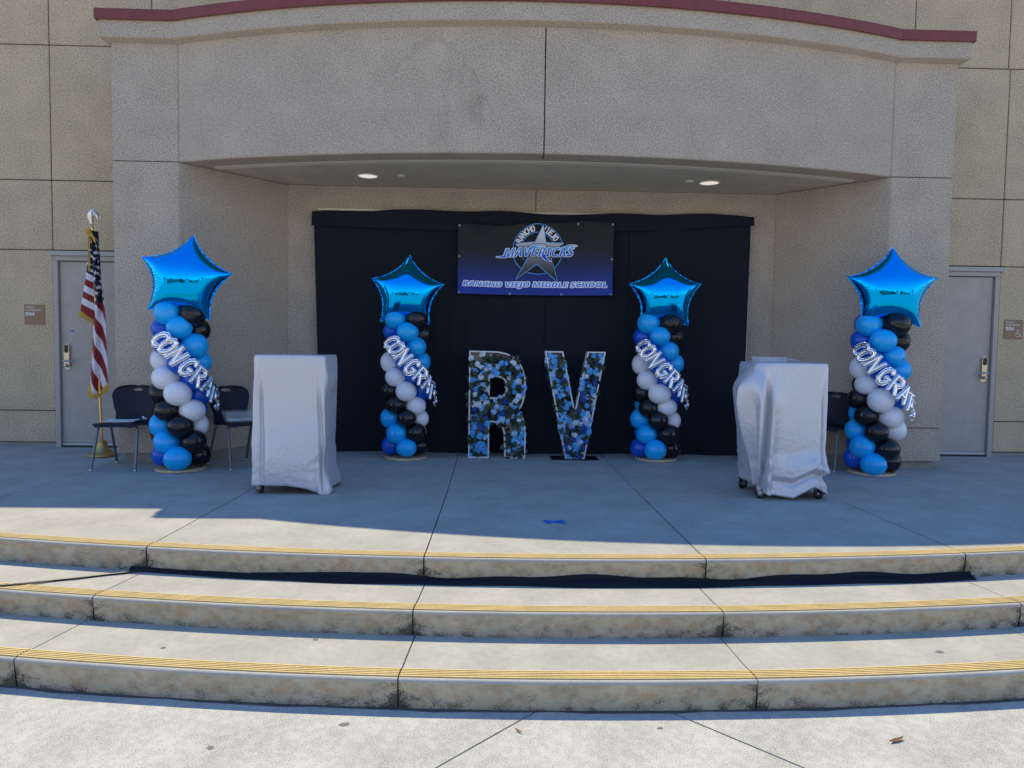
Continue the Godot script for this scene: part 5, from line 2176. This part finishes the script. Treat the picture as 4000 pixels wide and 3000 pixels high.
# ---------------------------------------------------------------- floor details and what stands across the plaza
func build_small_things() -> void:
	# blue tape cross on the stage
	var t := thing("tape_cross", "cross of blue tape stuck on the shaded stage floor", "tape", Vector3(-0.002, 0.0005, 3.405))
	for q in [[0.0, 0.47, 0.175, 0.0004], [0.003, -0.55, 0.16, 0.0012]]:
		var b := MB.new()
		box(b, Vector3(-q[2] / 2.0, 0, -0.024), Vector3(q[2] / 2.0, 0.0005, 0.024), 0.0, Transform3D(Basis(Vector3.UP, -q[1]), Vector3(q[0], q[3], 0)))
		obj("strip", b, M.blue_tape, t)
	# black cloth cover over cables, along the foot of the first riser
	var ct := thing("cable_cover", "strip of black cloth laid along the foot of the top step", "cable cover")
	var joints := [[-2.66, -0.78], [-0.80, 0.72], [0.70, 1.9], [1.88, 2.56]]
	for j in joints.size():
		var a: float = joints[j][0]
		var c: float = joints[j][1]
		var f := func(u: float, v: float) -> Vector3:
			var x := lerpf(a, c, u)
			var zr := arc_z(x, STEP_R[0]) - 0.014
			var up := 0.042 + 0.012 * sin(x * 4.1 + 1.0) + 0.006 * sin(x * 11.0)
			var outw := 0.060 + 0.012 * sin(x * 3.3) + 0.006 * sin(x * 9.0 + 1.0)
			if x < -2.4:
				outw *= lerpf(0.5, 1.0, clampf((x + 2.66) / 0.26, 0.0, 1.0))
			var yy := -0.147
			var p: Vector2
			if v < 0.35:
				p = Vector2(0.005, up * (1.0 - v / 0.35 * 0.55))
			else:
				var w := (v - 0.35) / 0.65
				p = Vector2(0.005 + outw * w, up * 0.45 * pow(1.0 - w, 1.4) + 0.006 * sin(w * PI) * (1.0 + sin(x * 7.0)))
			return Vector3(x, yy + p.y, zr + p.x + 0.002 * j)
		var b := MB.new()
		sheet(b, 80, 10, f, 0.002)
		obj("cloth_length", b, M.black_cloth, ct)
	var cb := thing("cable", "black cable running left from the cloth strip over the second step", "cable")
	for k in 2:
		var b := MB.new()
		var pts := []
		var way := [Vector3(-2.50, -0.138, 4.100), Vector3(-2.66, -0.143, 4.165), Vector3(-2.93, -0.1435, 4.292), Vector3(-3.24, -0.139, 4.428), Vector3(-3.50, -0.138, 4.49), Vector3(-3.75, -0.17, 4.60), Vector3(-4.0, -0.292, 4.72), Vector3(-4.6, -0.292, 4.85)]
		for i in way.size() - 1:
			for s in 6:
				pts.append(way[i].cubic_interpolate(way[i + 1], way[maxi(i - 1, 0)], way[mini(i + 2, way.size() - 1)], s / 6.0) + Vector3(0, 0.001 * k, (0.010 + 0.005 * sin(i * 2.0 + s)) * k))
		tube(b, pts, 0.0062 if k == 0 else 0.0045, 8)
		obj("strand", b, M.black_vinyl, cb)
	# fallen leaves and trodden gum
	var li := [[Vector3(1.322, -0.435, 5.543), 0.4, 0.055, "brown dry leaf on the plaza, right of centre"], [Vector3(-0.325, -0.435, 5.465), -0.7, 0.028, "small brown dry leaf on the plaza at the foot of the steps, near the middle"]]
	for q in li:
		var b := MB.new()
		var L: float = q[2]
		sheet(b, 8, 4, func(u: float, v: float) -> Vector3: return Vector3((u - 0.5) * L * 1.6, 0.003 + 0.007 * pow(u - 0.5, 2.0) * 4.0 + 0.003 * absf(v - 0.5) * 2.0, (v - 0.5) * L * 0.42 * sin(PI * clampf(u, 0.04, 0.97))), 0.0006)
		var o := obj("dry_leaf", b, M.dry_leaf, null, q[0])
		o.rotation.y = q[1]
		tag(o, q[3], "leaf", "dry leaves on the plaza")
	var gum := [[Vector3(-1.10, -0.4358, 5.40), 0.017, "dark gum spot on the plaza between the two joints' left side, largest"], [Vector3(-1.62, -0.4358, 5.59), 0.013, "dark gum spot on the plaza nearest the lower left"], [Vector3(0.31, -0.4358, 5.433), 0.010, "dark gum spot on the plaza beside the right joint"], [Vector3(1.87, -0.2878, 4.951), 0.017, "dark gum spot on the bottom step's tread at right"], [Vector3(-1.365, -0.2878, 4.815), 0.013, "dark gum spot on the bottom step's tread, left of the middle joint"], [Vector3(-2.103, -0.2878, 4.927), 0.012, "dark gum spot on the bottom step's tread at far left"]]
	for q in gum:
		var b := MB.new()
		var poly := PackedVector2Array()
		for k in 18:
			var a := TAU * k / 18
			var r: float = q[1] * (1.0 + 0.16 * sin(a * 2.0 + q[1] * 900.0) + 0.08 * sin(a * 5.0))
			poly.append(Vector2(cos(a) * r * 1.25, sin(a) * r))
		plan(b, poly, 0.0, 0.0012)
		var o := obj("gum_spot", b, M.gum, null, q[0])
		tag(o, q[2], "gum spot", "gum spots on the concrete")


func tree(label: String, at: Vector3, high: float, sd: int) -> void:
	var t := thing("plaza_tree", label, "tree", at, 0.0, "trees across the plaza")
	var r := RandomNumberGenerator.new()
	r.seed = sd
	var b := MB.new()
	tube(b, [Vector3(0, 0, 0), Vector3(0.1, high * 0.25, 0), Vector3(0.0, high * 0.5, 0.1)], [0.22, 0.16, 0.10], 10)
	for k in 6:
		var a := TAU * k / 6 + r.randf()
		tube(b, [Vector3(0, high * 0.36, 0), Vector3(cos(a) * high * 0.12, high * 0.52, sin(a) * high * 0.12), Vector3(cos(a) * high * 0.22, high * 0.68, sin(a) * high * 0.22)], [0.09, 0.06, 0.02], 7)
	obj("trunk", b, M.bark, t)
	b = MB.new()
	for c in 26:
		var a := r.randf() * TAU
		var rad := sqrt(r.randf()) * high * 0.27
		var mid := Vector3(cos(a) * rad, high * (0.48 + 0.42 * r.randf()) - rad * 0.25, sin(a) * rad)
		for k in 90:
			var d := Vector3(r.randfn(), r.randfn() * 0.8, r.randfn()) * high * 0.055
			var n := Vector3(r.randfn(), r.randfn(), r.randfn()).normalized()
			var x := n.cross(Vector3(0.3, 1, 0.2)).normalized() * 0.13
			var y := n.cross(x)
			b.quad(mid + d - x, mid + d - y * 0.7, mid + d + x, mid + d + y * 0.7)
	obj("crown", b, M.foliage, t)


func build_far_side() -> void:
	# what the foil stars and the dark balloons mirror: a low school wing, canopy posts and trees on the far side of the plaza
	var t := thing("school_wing", "long low school wing with hipped roof across the plaza, mirrored in the star balloons", "building", Vector3(-14.0, -0.46, 44.0))
	var b := MB.new()
	box(b, Vector3(-17.0, 0, 0), Vector3(17.0, 3.6, 9.0), 0.02)
	obj("wall", b, M.far_wall, t)
	b = MB.new()
	var q := [Vector3(-18.5, 3.6, -1.6), Vector3(18.5, 3.6, -1.6), Vector3(18.5, 3.6, 10.6), Vector3(-18.5, 3.6, 10.6), Vector3(-12.0, 6.1, 4.5), Vector3(12.0, 6.1, 4.5)]
	b.quad(q[0], q[1], q[5], q[4]); b.quad(q[2], q[3], q[4], q[5]); b.tri(q[1], q[2], q[5]); b.tri(q[3], q[0], q[4]); b.quad(q[0], q[3], q[2], q[1])
	b.fix(0)
	var roof := obj("roof", b, M.far_roof, t)
	b = MB.new()
	box(b, Vector3(-18.55, 3.4, -1.65), Vector3(18.55, 3.62, -1.5), 0.01)
	obj("fascia_board", b, M.white_trim, roof)
	for k in 8:
		b = MB.new()
		box(b, Vector3(-15.5 + k * 4.2, 0.9, -0.05), Vector3(-13.2 + k * 4.2, 2.6, 0.04), 0.01)
		obj("window", b, M.far_glass, t)
		b = MB.new()
		tube(b, [Vector3(-16.5 + k * 4.7, 0, -1.45), Vector3(-16.5 + k * 4.7, 3.5, -1.45)], 0.09, 10)
		obj("post", b, M.white_trim, t)
	var w := thing("school_block", "flat roofed school block across the plaza to the right, mirrored in the star balloons", "building", Vector3(24.0, -0.46, 50.0))
	b = MB.new()
	box(b, Vector3(-12.0, 0, 0), Vector3(12.0, 4.6, 9.0), 0.02)
	obj("wall", b, M.far_wall, w)
	for k in 5:
		b = MB.new()
		box(b, Vector3(-10.5 + k * 4.4, 1.0, -0.05), Vector3(-8.0 + k * 4.4, 2.9, 0.04), 0.01)
		obj("window", b, M.far_glass, w)
	b = MB.new()
	box(b, Vector3(-12.2, 4.6, -0.2), Vector3(12.2, 4.85, 9.2), 0.01)
	obj("coping", b, M.far_roof, w)
	var k := 0
	for p in [[-34.0, 36.0, 7.0, "before the far end of the long wing"], [-3.0, 40.0, 6.5, "straight ahead of the stage"], [5.5, 47.0, 8.0, "in the gap between the two far buildings"], [11.0, 38.0, 5.6, "small one before the flat roofed block"], [38.0, 40.0, 8.5, "outermost beside the flat roofed block"], [-44.0, 58.0, 9.0, "tall one behind the long wing"], [46.0, 62.0, 9.0, "behind the outer end of the flat roofed block"], [16.0, 66.0, 10.0, "tallest, behind the flat roofed block"]]:
		tree("leafy tree across the plaza, " + p[3], Vector3(p[0], -0.46, p[1]), p[2], 700 + k)
		k += 1


func _ready() -> void:
	# camera
	var cam := Camera3D.new()
	cam.name = "camera"
	add_child(cam)
	cam.fov = rad_to_deg(2.0 * atan(1500.0 / 2900.0))
	cam.near = 0.05
	cam.far = 600.0
	cam.transform = Transform3D(Basis(Vector3.UP, -0.0280) * Basis(Vector3.RIGHT, -0.0554) * Basis(Vector3(0, 0, 1), 0.0144), Vector3(-0.4639, 1.2759, 8.6432))
	cam.current = true
	# clear sky
	var env := Environment.new()
	env.background_mode = Environment.BG_SKY
	var sky := Sky.new()
	var sm := ProceduralSkyMaterial.new()
	sm.sky_top_color = Color(0.23, 0.47, 0.75)
	sm.sky_horizon_color = Color(0.93, 0.945, 0.95)
	sm.sky_curve = 0.20
	sm.ground_bottom_color = Color(0.35, 0.34, 0.32)
	sm.ground_horizon_color = Color(0.55, 0.56, 0.56)
	sm.sun_angle_max = 12.0
	sm.sky_energy_multiplier = 1.25
	sky.sky_material = sm
	env.sky = sky
	env.tonemap_mode = Environment.TONE_MAPPER_LINEAR
	env.tonemap_exposure = 0.98
	env.sdfgi_enabled = true
	env.ssao_enabled = true
	env.ssil_enabled = true
	var we := WorldEnvironment.new()
	we.name = "world"
	we.environment = env
	add_child(we)
	# sun: high behind the building and to the left, shadows run towards the audience and to the right
	var sun := DirectionalLight3D.new()
	sun.name = "sun"
	add_child(sun)
	sun.light_energy = 1.6
	sun.light_color = Color(1.0, 0.94, 0.785)
	sun.light_angular_distance = 0.5
	sun.shadow_enabled = true
	sun.look_at_from_position(Vector3(-1.54, 4.48, -2.28), Vector3.ZERO, Vector3.UP)
	make_materials()
	M.riser = []
	for k in 3:
		var m: StandardMaterial3D = M.step.duplicate()
		m.albedo_color = Color(0.62, 0.54, 0.39).linear_to_srgb()
		m.detail_enabled = true
		m.detail_blend_mode = BaseMaterial3D.BLEND_MODE_MIX
		m.detail_uv_layer = BaseMaterial3D.DETAIL_UV_2
		m.detail_albedo = stain_tex(301 + k * 7)
		M.riser.append(m)
	M.portal_stained = M.portal.duplicate()
	M.portal_stained.detail_enabled = true
	M.portal_stained.detail_blend_mode = BaseMaterial3D.BLEND_MODE_MIX
	M.portal_stained.detail_uv_layer = BaseMaterial3D.DETAIL_UV_2
	M.portal_stained.detail_albedo = drip_tex()
	# large structure
	build_ground()
	build_steps()
	build_wall()
	build_portal()
	build_doors()
	build_ceiling_fittings()
	build_far_side()
	# objects
	build_curtain()
	build_banner()
	build_columns()
	build_letters()
	build_chairs()
	build_carts()
	build_flag()
	build_signs()
	build_small_things()


func drip_tex() -> ImageTexture:      # an old water mark on the fascia: an arched line and runs below it
	var n := 256
	var a := noise(n, 30.0, 3, 88)
	var c := noise(n, 8.0, 3, 89)
	var im := Image.create(n, n, false, Image.FORMAT_RGBA8)
	im.fill(Color(0.40, 0.37, 0.32, 0.0))
	for y in range(8, n - 4):
		for x in range(8, n - 8):
			var u := float(x) / n
			var v := float(y) / n
			var wob := (c[y * n + x] - 128.0) / 255.0
			var arch := 0.10 + 1.9 * pow(u - 0.42, 2.0) + 0.12 * wob + 0.5 * maxf(0.0, u - 0.45)
			var k := 0.30 * exp(-pow((v - arch) / 0.028, 2.0))
			var run := clampf((c[(y / 7) * n + x] / 255.0 - 0.50) * 3.0, 0.0, 1.0)
			if v > arch and v < 0.93:
				k += 0.20 * run * smoothstep(0.12, 0.3, u) * (1.0 - smoothstep(0.8, 0.95, u))
			k += 0.55 * exp(-pow((u - 0.72 - 0.1 * wob) / 0.07, 2.0) - pow((v - 0.66) / 0.13, 2.0))
			k *= 0.55 + a[y * n + x] / 255.0 * 0.9
			im.set_pixel(x, y, Color(0.40, 0.36, 0.30, clampf(k * 0.55, 0.0, 0.5)))
	return ImageTexture.create_from_image(im)
